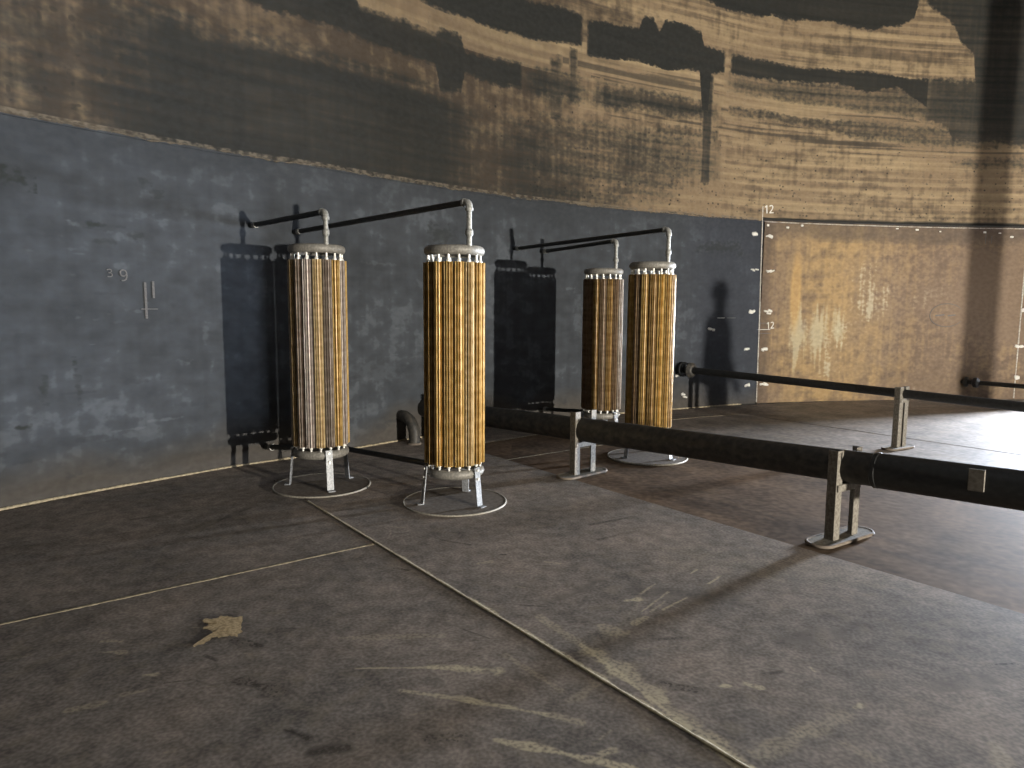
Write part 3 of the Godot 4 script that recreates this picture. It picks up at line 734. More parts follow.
func build_wall() -> void:
	var root := Node3D.new()
	root.name = "wall_back"
	add_child(root)
	tag(root, "curved tank shell, slate grey coating below and soot-streaked tan plate above", "wall", "", "structure")
	tag(put("shell_plate", shell(-150, -109.29, -0.2, 2.85, 0.0), M.wall, root), "slate grey coated lower shell plate")
	tag(put("shell_plate", shell(-109.22, -91.2, -0.2, 2.83, 0.004), M.wall, root), "bare brown lower shell plate with pale stains")
	put("shell_plate", shell(-91.14, -85.0, -0.2, 2.83, 0.0), M.wall, root)
	put("shell_plate", shell(-85.0, -80.6, 1.9, 2.83, 0.0), M.wall, root)
	put("shell_plate", shell(-80.6, -80.0, -0.2, 2.83, 0.0), M.wall, root)
	for k in 3:
		put("upper_shell_plate", shell([-150.0, -126.0, -103.0][k], [-126.0, -103.0, -80.0][k], 2.83, WALL_H - 0.01, 0.012), M.wall, root)
	put("top_shell_plate", shell(-150, -80, WALL_H - 0.01, TOP, 0.0), M.wall_plain, root)
	put("vertical_weld", bead([wp(-109.24, 0.02, 0.0), wp(-109.29, 1.2, 0.0), wp(-109.37, 2.2, 0.004), wp(-109.45, 3.06, 0.012)], 0.011, 0.5, 11), M.white_bead, root)
	put("vertical_weld", bead([wp(-91.17, 0.02, 0.0), wp(-91.17, 2.83, 0.004)], 0.012, 0.5, 12), M.white_bead, root)
	put("horizontal_weld", strip_bead(-109.45, -85.0, 2.835, 0.008, 0.007, 13), M.white_bead, root)
	put("soot_ridge", strip_bead(-109.4, -85.0, 2.872, 0.012, 0.022, 14), M.soot, root)
	# ragged lip of residue along the lower edge of the tan course
	var rng := RandomNumberGenerator.new()
	rng.seed = 77
	var pts := []
	var rad := []
	for i in 260:
		var d := lerpf(-150.0, -110.6, i / 259.0)
		pts.append(wp(d, 2.852 + 0.012 * sin(i * 0.23) + rng.randf_range(-0.008, 0.008), 0.008))
		rad.append(rng.randf_range(0.003, 0.013))
	var st := begin()
	sweep(st, pts, rad, 6)
	put("residue_lip", st.commit(), mat(Color(0.24, 0.22, 0.19), Color(0.40, 0.36, 0.30), 0.9, 0.0, 4.0, 44), root)
	for k in LUGS.size():
		st = begin()
		var p: Vector2 = LUGS[k]
		var f := wall_frame(p.x, p.y, 0.006)
		for j in 3:
			box(st, Vector3(rng.randf_range(0.04, 0.11), rng.randf_range(0.02, 0.05), 0.03), 0.012, f * Transform3D(Basis(Vector3.BACK, rng.randf_range(-0.4, 0.4)), Vector3(rng.randf_range(-0.05, 0.05), rng.randf_range(-0.025, 0.025), 0)))
		put("ground_weld_stub", st.commit(), M.pale, root)
	for p in [[-109.0, 2.78], [-107.6, 2.76], [-106.6, 2.8], [-100.0, 2.8], [-98.6, 2.79], [-97.0, 2.77], [-94.0, 2.77], [-93.0, 2.76], [-92.2, 2.7]]:
		st = begin()
		box(st, Vector3(rng.randf_range(0.025, 0.06), rng.randf_range(0.015, 0.035), 0.015), 0.006, wall_frame(p[0], p[1], 0.008))
		put("weld_spatter", st.commit(), M.pale, root)
	# chalk figures
	chalk_text(root, "12", -109.0, 3.02, 0.13, 0.012, M.chalk)
	chalk_text(root, "12", -108.5, 1.235, 0.11, 0.004, M.chalk)
	chalk_text(root, "9", -143.73, 1.73, 0.10, 0.0, M.chalk_dim)
	chalk_text(root, "3", -144.12, 1.745, 0.07, 0.0, M.chalk_dim)
	for p in [[-108.82, 1.17, 0.30, 0.0, M.chalk], [-108.92, 1.27, 0.2, 0.0, M.chalk_dim], [-108.78, 1.11, 0.26, 0.0, M.chalk_dim], [-112.3, 1.352, 0.16, 0.0, M.chalk], [-111.5, 1.352, 0.2, 0.0, M.chalk_dim], [-143.1, 1.53, 0.02, 0.3, M.chalk_dim], [-142.85, 1.62, 0.02, 0.14, M.chalk_dim], [-143.0, 1.46, 0.14, 0.0, M.chalk_dim], [-93.9, 2.68, 0.0, 0.2, M.chalk_dim], [-93.5, 2.65, 0.0, 0.12, M.chalk_dim]]:
		st = begin()
		box(st, Vector3(maxf(p[2], 0.009), maxf(p[3], 0.009), 0.004), 0.001, wall_frame(p[0], p[1], 0.005))
		put("chalk_mark", st.commit(), p[4], root)
	st = begin()
	var ring := []
	for i in 40: ring.append(wall_frame(-96.14, 1.41, 0.005) * Vector3(0.30 * cos(TAU * i / 40.0), 0.19 * sin(TAU * i / 40.0), 0))
	sweep(st, ring, [0.006], 5, false, true)
	put("chalk_mark", st.commit(), M.chalk_dim, root)
	for x in [-0.12, 0.1]:
		st = begin()
		box(st, Vector3(0.16, 0.02, 0.004), 0.001, wall_frame(-96.14, 1.41, 0.005) * Transform3D(Basis(Vector3.BACK, 0.1), Vector3(x, 0, 0)))
		put("chalk_mark", st.commit(), M.chalk_dim, root)
	# doorway frame
	var door := Node3D.new()
	door.name = "door_1"
	add_child(door)
	tag(door, "open doorway cut through the tank shell, daylight outside", "doorway", "", "structure")
	for d in [-85.0, -80.6]:
		st = begin()
		box(st, Vector3(0.08, 1.95, 0.16), 0.006, wall_frame(d, 0.97, -0.03))
		put("door_jamb", st.commit(), M.frame, door)
	st = begin()
	var hinge := wp(-84.95, 0.95, 0.06)
	var swing := (inward(-84.95) * 0.574 + inward(-84.95).cross(Vector3.UP) * 0.819 * (1.0 if inward(-84.95).cross(Vector3.UP).x < 0 else -1.0)).normalized()
	box(st, Vector3(1.4, 1.86, 0.02), 0.004, Transform3D(Basis(swing, Vector3.UP, swing.cross(Vector3.UP)), hinge + swing * 0.72))
	put("light_block_leaf", st.commit(), M.wall_plain, door)  # added out of view to keep doorway light off the left wall
	st = begin()
	box(st, Vector3(1.22, 0.08, 0.16), 0.006, wall_frame(-82.8, 1.9, -0.03))
	put("door_lintel", st.commit(), M.frame, door)
	# the rest of the shell, the roof and the ground outside
	var rest := Node3D.new()
	rest.name = "wall_front"
	add_child(rest)
	tag(rest, "rest of the curved tank shell behind the camera", "wall", "", "structure")
	for k in 10:
		put("shell_plate", shell(-80.0 + k * 29.0, -51.0 + k * 29.0, -0.2, WALL_H - 0.01, 0.0), M.wall, rest)
		put("top_shell_plate", shell(-80.0 + k * 29.0, -51.0 + k * 29.0, WALL_H - 0.01, TOP, 0.0), M.wall_plain, rest)
	st = begin()
	lathe(st, [Vector2(0, TOP + 0.9), Vector2(R + 0.1, TOP - 0.02), Vector2(R + 0.1, TOP + 0.1), Vector2(0, TOP + 1.0)], 120, Transform3D(Basis.IDENTITY, Vector3(CX, 0, CZ)))
	var roof := put("ceiling", st.commit(), M.wall_plain, self)
	tag(roof, "shallow conical steel tank roof", "ceiling", "", "structure")
	var fill_box := Node3D.new()  # unseen roof opening, added to brighten the floor from above
	fill_box.name = "added_window_1"
	add_child(fill_box)
	fill_box.position = FILL_POS
	tag(fill_box, "added skylight in the tank roof", "fill_skylight", "", "structure")
	for k in 4:
		st = begin()
		box(st, Vector3(2.2, 0.12, 0.1), 0.01, Transform3D(Basis(Vector3.UP, k * PI * 0.5), Vector3.ZERO) * Transform3D(Basis.IDENTITY, Vector3(0, 0.02, 1.03)))
		put("fill_frame", st.commit(), M.frame, fill_box)
	st = begin()
	box(st, Vector3(1.98, 0.02, 1.98), 0.002, Transform3D.IDENTITY)
	var fill_glow := StandardMaterial3D.new()
	fill_glow.albedo_color = Color(0.9, 0.9, 0.9)
	fill_glow.emission_enabled = true
	fill_glow.emission = Color(0.9, 0.95, 1.0)
	fill_glow.emission_energy_multiplier = 1.5  # glow belongs to the added overhead fill
	put("fill_pane", st.commit(), fill_glow, fill_box)
	st = begin()
	box(st, Vector3(14, 0.2, 10), 0.02, Transform3D(Basis(Vector3.UP, deg_to_rad(82.8 - 90.0)), wp(-82.8, -0.32, -5.4)))
	var ground := put("ground", st.commit(), mat(Color(0.5, 0.48, 0.44), Color(0.62, 0.6, 0.55), 0.9, 0.0, 0.6, 45), self)
	tag(ground, "pale ground outside the doorway", "ground", "", "structure")

func chalk_text(root: Node, s: String, deg: float, h: float, height: float, off: float, m: Material) -> void:
	var t := TextMesh.new()
	var f := SystemFont.new()
	f.font_names = PackedStringArray(["Droid Sans"])
	t.font = f
	t.text = s
	t.font_size = 48
	t.pixel_size = height / 36.0
	t.depth = 0.004
	put("chalk_mark", t, m, root, wall_frame(deg, h, off + 0.003) * Transform3D(Basis(Vector3.BACK, 0.08)))

# ---------------------------------------------------------------- heaters
const RING_R := 0.19
const RING_T := 0.036
const Y_TOP := 1.905
const Y_LOW := 0.255

var shared := {}

func fin_tube_mesh(rot: int) -> ArrayMesh:
	var st := begin()
	var y0 := Y_LOW + 0.066
	var y1 := Y_TOP - 0.086
	lathe(st, [Vector2(0, y0), Vector2(0.0135, y0), Vector2(0.0135, y1), Vector2(0, y1)], 10)
	for k in 10:
		var a := TAU * (k + rot * 0.33) / 10.0
		var d := Vector3(cos(a), 0, sin(a))
		var n := Vector3(-d.z, 0, d.x) * 0.0016
		var p := d * 0.012
		var q := d * 0.036
		for s in [-1.0, 1.0]:
			quad(st, p + n * s + Vector3(0, y0, 0), q + n * s + Vector3(0, y0, 0), q + n * s + Vector3(0, y1, 0), p + n * s + Vector3(0, y1, 0), n * s)
			var y: float = y0 if s < 0 else y1
			quad(st, p - n + Vector3(0, y, 0), q - n + Vector3(0, y, 0), q + n + Vector3(0, y, 0), p + n + Vector3(0, y, 0), Vector3(0, s, 0))
		quad(st, q - n + Vector3(0, y0, 0), q + n + Vector3(0, y0, 0), q + n + Vector3(0, y1, 0), q - n + Vector3(0, y1, 0), d)
	return st.commit()

func heater_parts() -> void:
	for r in 3: shared["fin%d" % r] = fin_tube_mesh(r)
	var st := begin()
	var circle := []
	for i in 40: circle.append(Vector3(RING_R * cos(TAU * i / 40.0), 0, RING_R * sin(TAU * i / 40.0)))
	sweep(st, circle, [RING_T], 14, false, true)
	shared.ring = st.commit()
	st = begin()
	lathe(st, [Vector2(0.0085, Y_TOP - 0.02), Vector2(0.0085, Y_TOP - 0.062), Vector2(0.015, Y_TOP - 0.078), Vector2(0.015, Y_TOP - 0.088)].map(func(v): return v), 10)
	shared.nip_top = st.commit()
	st = begin()
	lathe(st, [Vector2(0.014, Y_LOW + 0.068), Vector2(0.014, Y_LOW + 0.056), Vector2(0.0085, Y_LOW + 0.046), Vector2(0.0085, Y_LOW + 0.015)], 10)
	shared.nip_low = st.commit()
	st = begin()
	lathe(st, [Vector2(0.39, -0.01), Vector2(0.39, 0.008), Vector2(0.382, 0.013), Vector2(0, 0.013)], 56)
	shared.pad = st.commit()
	st = begin()
	var rim := []
	for i in 56: rim.append(Vector3(0.392 * cos(TAU * i / 56.0), 0.006, 0.392 * sin(TAU * i / 56.0)))
	sweep(st, rim, [0.009], 8, false, true)
	shared.rim = st.commit()
	# leg: a flat bar bolted to the ring, splayed to a small foot; x is outward
	st = begin()
	var top := Vector3(RING_R + RING_T + 0.004, Y_LOW + 0.05, 0)
	var foot := Vector3(RING_R + RING_T + 0.035, 0.016, 0)
	var dir := (foot - top).normalized()
	var zz := Vector3(0, 0, 1)
	box(st, Vector3(0.008, top.distance_to(foot), 0.056), 0.0015, Transform3D(Basis(dir.cross(zz).normalized() * -1.0, -dir, zz), (top + foot) * 0.5))
	box(st, Vector3(0.046, 0.008, 0.056), 0.0015, Transform3D(Basis.IDENTITY, foot + Vector3(0.020, 0.001, 0)))
	shared.leg = st.commit()
	st = begin()
	lathe(st, [Vector2(0, 0.013), Vector2(0.009, 0.013), Vector2(0.011, 0.010), Vector2(0.011, 0)], 6, along(Vector3.RIGHT, Vector3.ZERO))
	shared.bolt = st.commit()

func heater(at: Vector3, lift: float, legs: Array, tones: Array, label: String) -> Node3D:
	var t := thing("tube_heater", label, "heater", at, "finned tube heaters")
	tag(put("upper_header", shared.ring, M.header, t, Transform3D(Basis.IDENTITY, Vector3(0, Y_TOP + lift, 0))), "grey ring header")
	put("lower_header", shared.ring, M.header, t, Transform3D(Basis.IDENTITY, Vector3(0, Y_LOW + lift, 0)))
	for k in 16:
		var a := TAU * (k + 0.35) / 16.0
		var xf := Transform3D(Basis(Vector3.UP, k * 1.31), Vector3(cos(a), 0, sin(a)) * (RING_R + 0.006) + Vector3(0, lift, 0))
		var p := put("finned_tube", shared["fin%d" % (k % 3)], M["fin%d" % tones[k % tones.size()]], t, xf)
		put("top_nipple", shared.nip_top, M.pale, p)
		put("bottom_nipple", shared.nip_low, M.pale, p)
	for a in legs:
		var l := put("leg", shared.leg, M.leg, t, Transform3D(Basis(Vector3.UP, deg_to_rad(a)) * Basis.from_scale(Vector3(1, 1.0 + lift * 3.0, 1)), Vector3.ZERO))
		for y in [0.03, -0.035]: put("bolt", shared.bolt, M.pale, l, Transform3D(Basis.IDENTITY, Vector3(RING_R + RING_T + 0.007 - (y - 0.04) * 0.1, Y_LOW + y, 0)))
	var pad := put("pad_plate", shared.pad, M.pad, t)
	put("pad_weld", shared.rim, M.pad_weld, pad)
	return t

# riser, union, elbow and the run back to the wall
func supply_pipe(at: Vector3, lift: float, riser_deg: float, wall_deg: float, wall_h: float, label: String) -> void:
	var base := at + Vector3(cos(deg_to_rad(riser_deg)), 0, sin(deg_to_rad(riser_deg))) * RING_R + Vector3(0, Y_TOP + lift, 0)
	var t := thing("supply_pipe", label, "pipe", base, "upper heater pipes")
	var h := 2.245 - Y_TOP - lift * 1.4
	var st := begin()
	lathe(st, [Vector2(0, 0.02), Vector2(0.019, 0.02), Vector2(0.019, h - 0.045), Vector2(0, h - 0.045)], 14)
	put("riser", st.commit(), M.galv, t)
	st = begin()
	lathe(st, [Vector2(0.019, 0.095), Vector2(0.024, 0.098), Vector2(0.029, 0.112), Vector2(0.029, 0.132), Vector2(0.024, 0.146), Vector2(0.019, 0.149)], 8)
	put("union", st.commit(), M.galv, t)
	var w := wp(wall_deg, wall_h, -0.03) - base
	var e := Vector3(0, h, 0)
	var d := (w - e).normalized()
	st = begin()
	var path := []
	for i in 9:
		var u := i / 8.0
		path.append((Vector3(0, h - 0.045, 0).lerp(e, u)).lerp(e.lerp(e + d * 0.045, u), u))
	sweep(st, path, [0.026], 14)
	lathe(st, [Vector2(0.020, 0), Vector2(0.030, 0), Vector2(0.030, 0.020), Vector2(0.026, 0.024)], 14, Transform3D(Basis.IDENTITY, Vector3(0, h - 0.064, 0)))
	lathe(st, [Vector2(0.020, 0), Vector2(0.030, 0), Vector2(0.030, -0.020), Vector2(0.026, -0.024)], 14, along(d, e + d * 0.064))
	put("elbow", st.commit(), M.galv, t)
	st = begin()
	sweep(st, [e + d * 0.05, w], [0.022], 14)
	tag(put("pipe_run", st.commit(), M.black_pipe, t), "dark pipe run to the wall")
	st = begin()
	lathe(st, [Vector2(0.021, -0.025), Vector2(0.028, -0.025), Vector2(0.028, 0.025), Vector2(0.021, 0.025)], 12, along(d, w - d * 0.12))
	put("coupling", st.commit(), M.galv, t)

func outlet_pipe(at: Vector3, lift: float, wall_deg: float, wall_h: float, label: String) -> void:
	var w := wp(wall_deg, wall_h, -0.03)
	var c := at + Vector3(0, Y_LOW + lift, 0)
	var flat := Vector3(w.x - c.x, 0, w.z - c.z).normalized()
	var a := c + flat * (RING_R + 0.01)
	var t := thing("outlet_pipe", label, "pipe", a, "lower heater pipes")
	var d := (w - a).normalized()
	var st := begin()
	sweep(st, [Vector3.ZERO, w - a], [0.024], 14)
	put("pipe_run", st.commit(), M.black_pipe, t)
	st = begin()
	lathe(st, [Vector2(0.023, -0.025), Vector2(0.032, -0.025), Vector2(0.032, 0.025), Vector2(0.023, 0.025)], 12, along(d, w - a - d * 0.16))
	put("coupling", st.commit(), M.galv, t)

# ---------------------------------------------------------------- pipes on supports
func angle_bar(st: SurfaceTool, h: float, w: float, th: float, xf: Transform3D) -> void:   # an L section standing on its foot: one leg along +x, one along +z
	box(st, Vector3(w, h, th), 0.002, xf * Transform3D(Basis.IDENTITY, Vector3(w * 0.5, h * 0.5, th * 0.5)))
	box(st, Vector3(th, h, w - th), 0.002, xf * Transform3D(Basis.IDENTITY, Vector3(th * 0.5, h * 0.5, th + (w - th) * 0.5)))

# a goalpost of two angle posts and a crossbar; x runs across the pipe
func support(called_label: String, at: Vector3, dir: Vector3, half: float, tall: float, bar: float, plate: Vector2, group: String) -> void:
	var t := thing("pipe_support", called_label, "pipe support", at, group)
	var across := Vector3(dir.z, 0, -dir.x).normalized()
	if across.x > 0: across = -across      # x points to the camera's side
	var bs := Basis(across, Vector3.UP, across.cross(Vector3.UP))
	t.basis = bs
	var st := begin()
	var poly := []
	for i in 24:
		var a := TAU * i / 24.0
		var cx := plate.x * 0.5 - plate.y * 0.5
		poly.append(Vector2(signf(cos(a)) * cx + cos(a) * plate.y * 0.5, sin(a) * plate.y * 0.5))
	for i in 24:
		var a: Vector2 = poly[i]
		var b: Vector2 = poly[(i + 1) % 24]
		tri(st, [Vector3(0, 0.02, 0), Vector3(a.x, 0.02, a.y), Vector3(b.x, 0.02, b.y)], [Vector3.UP, Vector3.UP, Vector3.UP])
		quad(st, Vector3(a.x, 0, a.y) * 1.0, Vector3(b.x, 0, b.y), Vector3(b.x, 0.02, b.y), Vector3(a.x, 0.02, a.y), Vector3(a.x + b.x, 0, a.y + b.y))
	put("base_plate", st.commit(), M.frame, t)
	st = begin()
	var rim := []
	for i in 24: rim.append(Vector3(poly[i].x * 1.01, 0.012, poly[i].y * 1.02))
	sweep(st, rim, [0.012], 6, false, true)
	put("plate_weld", st.commit(), M.pad, t)
	for s in [1.0, -1.0]:
		st = begin()
		angle_bar(st, tall, 0.066, 0.008, Transform3D(Basis(Vector3(-s, 0, 0), Vector3.UP, Vector3(0, 0, 1)), Vector3(s * (half + 0.008), 0.018, -0.035)))
		put("post", st.commit(), M.frame, t)
	st = begin()
	box(st, Vector3(half * 2.0, 0.045, 0.007), 0.002, Transform3D(Basis.IDENTITY, Vector3(0, bar - 0.024, -0.041)))
	box(st, Vector3(half * 2.0 - 0.002, 0.007, 0.06), 0.002, Transform3D(Basis.IDENTITY, Vector3(0, bar - 0.0035, -0.012)))
	put("crossbar", st.commit(), M.frame, t)

const PIPE_R := 0.105

func pipework() -> void:
	var a := Vector3(0.640, 0, -6.19)
	var b := Vector3(2.190, 0, -4.455)
	var d := Vector3(0.669, 0.032, 0.743).normalized()
	var h := 0.416
	var t := thing("drain_pipe", "thick dark pipe running along the floor from behind the heaters to the right", "pipe", Vector3(0.626, h, -6.162))
	var wall_end := -d * 2.52
	var st := begin()
	sweep(st, [wall_end, d * 2.52], [PIPE_R], 28)
	put("pipe_run", st.commit(), M.big_pipe, t)
	st = begin()
	sweep(st, [d * 2.5, d * 9.5], [PIPE_R + 0.006], 28)
	tag(put("pipe_run", st.commit(), M.black_pipe, t), "blacker right-hand length of the pipe")
	st = begin()
	lathe(st, [Vector2(PIPE_R, -0.02), Vector2(PIPE_R + 0.008, -0.012), Vector2(PIPE_R + 0.008, 0.012), Vector2(PIPE_R, 0.02)], 28, along(d, d * 2.5))
	put("joint_weld", st.commit(), M.black_pipe, t)
	var side := Vector3(d.z, 0, -d.x).normalized()
	if side.x > 0: side = -side
	st = begin()
	box(st, Vector3(0.08, 0.125, 0.012), 0.003, Transform3D(Basis(d, Vector3.UP, d.cross(Vector3.UP)), d * 3.06 + side * 0.116 + Vector3(0, 0.045, 0)))
	put("lug_plate", st.commit(), M.frame, t)
	support("goalpost support of angle steel under the thick dark pipe, nearest the camera", Vector3(b.x - 0.025, 0, b.z - 0.01), d.rotated(Vector3.UP, deg_to_rad(-8)), 0.132, 0.585, 0.488 - PIPE_R, Vector2(0.60, 0.17), "pipe supports")
	support("goalpost support of angle steel under the thick dark pipe, beside the far pair of heaters", Vector3(a.x, 0, a.z), d, 0.13, 0.565, h - PIPE_R, Vector2(0.56, 0.17), "pipe supports")
	support("goalpost support of angle steel under the thick dark pipe, right of the picture", Vector3(b.x + d.x * 2.4, 0, b.z + d.z * 2.4), d, 0.13, 0.66, 0.56 - PIPE_R, Vector2(0.60, 0.17), "pipe supports")
	# thinner pipe farther back
	var s := Vector3(4.20, 0, -7.49)
	var w := wp(-115.2, 0.60, 0.0)
	var dd := Vector3(s.x - w.x, 0, s.z - w.z).normalized()
	t = thing("drain_pipe", "thinner black pipe leaving the wall behind the right heater", "pipe", w)
	st = begin()
	sweep(st, [-dd * 0.04, dd * 7.6], [0.048], 20)
	put("pipe_run", st.commit(), M.black_pipe, t)
	st = begin()
	lathe(st, [Vector2(0.04, 0.0), Vector2(0.10, 0.0), Vector2(0.11, 0.01), Vector2(0.11, 0.04), Vector2(0.10, 0.05), Vector2(0.04, 0.05)], 24, along(dd, dd * 0.05))
	put("flange", st.commit(), M.black_pipe, t)
	st = begin()
	lathe(st, [Vector2(0.04, 0.0), Vector2(0.10, 0.0), Vector2(0.11, 0.01), Vector2(0.11, 0.03), Vector2(0.075, 0.07), Vector2(0.05, 0.08)], 24, along(dd, dd * 0.20))
	put("flange", st.commit(), M.big_pipe, t)
	support("goalpost support of angle steel under the thinner black pipe at the back", s, dd, 0.075, 0.655, 0.552, Vector2(0.44, 0.15), "pipe supports")
	support("goalpost support of angle steel under the thinner black pipe, right of the picture", s + dd * 4.0, dd, 0.075, 0.655, 0.552, Vector2(0.44, 0.15), "pipe supports")
	# small pipe at the far right
	w = wp(-94.68, 0.30, 0.0)
	dd = Vector3(0.62, 0.0, 0.78).normalized()
	t = thing("drain_pipe", "small dark pipe with a black fitting at the foot of the brown plate, far right", "pipe", w)
	st = begin()
	sweep(st, [-dd * 0.04, dd * 6.0], [0.036], 16)
	put("pipe_run", st.commit(), M.black_pipe, t)
	st = begin()
	lathe(st, [Vector2(0.03, 0.0), Vector2(0.075, 0.0), Vector2(0.085, 0.01), Vector2(0.085, 0.04), Vector2(0.03, 0.05)], 20, along(dd, dd * 0.03))
	lathe(st, [Vector2(0.03, 0.0), Vector2(0.06, 0.01), Vector2(0.085, 0.03), Vector2(0.085, 0.08), Vector2(0.06, 0.10), Vector2(0.03, 0.12)], 20, along(dd, dd * 0.14))
	put("fitting", st.commit(), M.black_pipe, t)
	st = begin()
	box(st, Vector3(0.10, 0.30, 0.10), 0.004, Transform3D(Basis(Vector3.UP, 0.6), dd * 4.0 + Vector3(0, -0.185, 0)))
	put("block", st.commit(), M.frame, t)
	# pipe bending from the wall down to the floor
	var g := wall_frame(-132.9, 0.0, 0.0)
	t = thing("pipe_bend", "dark pipe stub bending from the wall down to the floor between two near heaters", "pipe", g * Vector3(0, 0, 0.2))
	t.basis = g.basis
	st = begin()
	var path := [Vector3(-0.02, 0.285, -0.24)]
	for i in 13:
		var q := PI * 0.5 * i / 12.0
		path.append(Vector3(-0.02, 0.10 + 0.185 * cos(q), -0.14 + 0.2 * sin(q)))
	path.append(Vector3(-0.02, -0.03, 0.06))
	sweep(st, path, [0.062], 20)
	put("bent_pipe", st.commit(), M.big_pipe, t)
	st = begin()
	lathe(st, [Vector2(0.06, 0.0), Vector2(0.085, 0.0), Vector2(0.07, 0.018), Vector2(0.06, 0.02)], 20, Transform3D(Basis.IDENTITY, Vector3(-0.02, -0.003, 0.06)))
	put("foot_weld", st.commit(), M.pad, t)

func sand_heap() -> void:
	var t := thing("sand_patch", "small flat patch of tan sand spilled on the floor at the lower left", "sand", Vector3(-1.33, 0, -3.14))
	var rng := RandomNumberGenerator.new()
	rng.seed = 4
	var st := begin()
	var outline := [Vector2(-0.150, -0.053), Vector2(-0.136, -0.085), Vector2(-0.097, -0.075), Vector2(-0.073, -0.115), Vector2(-0.015, -0.098), Vector2(0.033, -0.110), Vector2(0.052, -0.035), Vector2(0.090, 0.057), Vector2(0.084, 0.106), Vector2(0.044, 0.097), Vector2(0.016, 0.117), Vector2(-0.011, 0.108), Vector2(-0.031, 0.165), Vector2(-0.063, 0.202), Vector2(-0.076, 0.184), Vector2(-0.047, 0.118), Vector2(-0.027, 0.079), Vector2(-0.063, 0.039), Vector2(-0.104, 0.020), Vector2(-0.094, -0.012)]
	var ring := []
	for i in outline.size():
		for k in 4:
			var p: Vector2 = outline[i].lerp(outline[(i + 1) % outline.size()], k / 4.0)
			ring.append(p + Vector2(rng.randf_range(-0.008, 0.008), rng.randf_range(-0.008, 0.008)))
	var n := ring.size()
	var rows := [[1.0, -0.002], [0.93, 0.003], [0.7, 0.005], [0.4, 0.006]]
	var jit := []
	for r in rows.size():
		var row := []
		for i in n: row.append(Vector3(ring[i].x * rows[r][0], rows[r][1] + (rng.randf_range(-0.001, 0.001) if r > 0 else 0.0), ring[i].y * rows[r][0]))
		jit.append(row)
	for r in rows.size() - 1:
		for i in n:
			var j := (i + 1) % n
			quad_n(st, [jit[r][i], jit[r][j], jit[r + 1][j], jit[r + 1][i]], [Vector3.UP, Vector3.UP, Vector3.UP, Vector3.UP])
	for i in n: tri(st, [jit[-1][i], jit[-1][(i + 1) % n], Vector3(0, 0.007, 0)], [Vector3.UP, Vector3.UP, Vector3.UP])
	put("sand", st.commit(), M.sand, t)

# ---------------------------------------------------------------- outside the picture, whose shadows fall into it
func lamp_and_column() -> void:
	var t := thing("work_lamp", "flood lamp on a stand near the middle of the tank", "lamp", Vector3(LAMP.x, 0, LAMP.z))
	var aim := (Vector3(2.6, 1.7, -11.0) - LAMP).normalized()
	var fr := Transform3D(Basis.looking_at(aim), Vector3(0, LAMP.y, 0))
	var st := begin()
	box(st, Vector3(0.34, 0.26, 0.10), 0.01, fr * Transform3D(Basis.IDENTITY, Vector3(0, 0, 0.12)))
	put("housing", st.commit(), M.black_pipe, t)
	st = begin()
	box(st, Vector3(0.28, 0.20, 0.01), 0.002, fr * Transform3D(Basis.IDENTITY, Vector3(0, 0, 0.066)))
	var glow := StandardMaterial3D.new()
	glow.albedo_color = Color(0.9, 0.9, 0.85)
	glow.emission_enabled = true
	glow.emission = Color(1.0, 0.93, 0.82)
	glow.emission_energy_multiplier = 2.0
	put("lamp_face", st.commit(), glow, t)
	st = begin()
	sweep(st, [Vector3(0, 0.35, 0) - aim * Vector3(1, 0, 1) * 0.12, Vector3(0, LAMP.y, 0) - aim * 0.14], [0.02], 12)
	put("pole", st.commit(), M.black_pipe, t)
	for k in 3:
		st = begin()
		var q := Vector3(cos(TAU * k / 3.0), 0, sin(TAU * k / 3.0)) * 0.4
		sweep(st, [Vector3(0, 0.5, 0) - aim * Vector3(1, 0, 1) * 0.12, q + Vector3(0, 0.01, 0) - aim * Vector3(1, 0, 1) * 0.12], [0.014], 10)
		put("leg", st.commit(), M.black_pipe, t)
	var l := SpotLight3D.new()
	l.name = "lamp_light"
	t.add_child(l)
	l.transform = fr
	l.light_color = LAMP_COLOR
	l.light_energy = LAMP_ENERGY
	l.light_size = 0.09
	l.spot_range = 60
	l.spot_attenuation = 2.0
	l.spot_angle = 54
	l.spot_angle_attenuation = 1.0
	l.shadow_enabled = true
	var col := thing("roof_column", "tall round steel roof column with a base plate", "column", Vector3(COLUMN.x, 0, COLUMN.z))
	st = begin()
	sweep(st, [Vector3(0, 0.0, 0), Vector3(0, TOP + 0.3, 0)], [0.15], 32)
	put("shaft", st.commit(), M.frame, col)
	st = begin()
	box(st, Vector3(0.6, 0.025, 0.6), 0.004, Transform3D(Basis.IDENTITY, Vector3(0, 0.012, 0)))
	put("base_plate", st.commit(), M.frame, col)

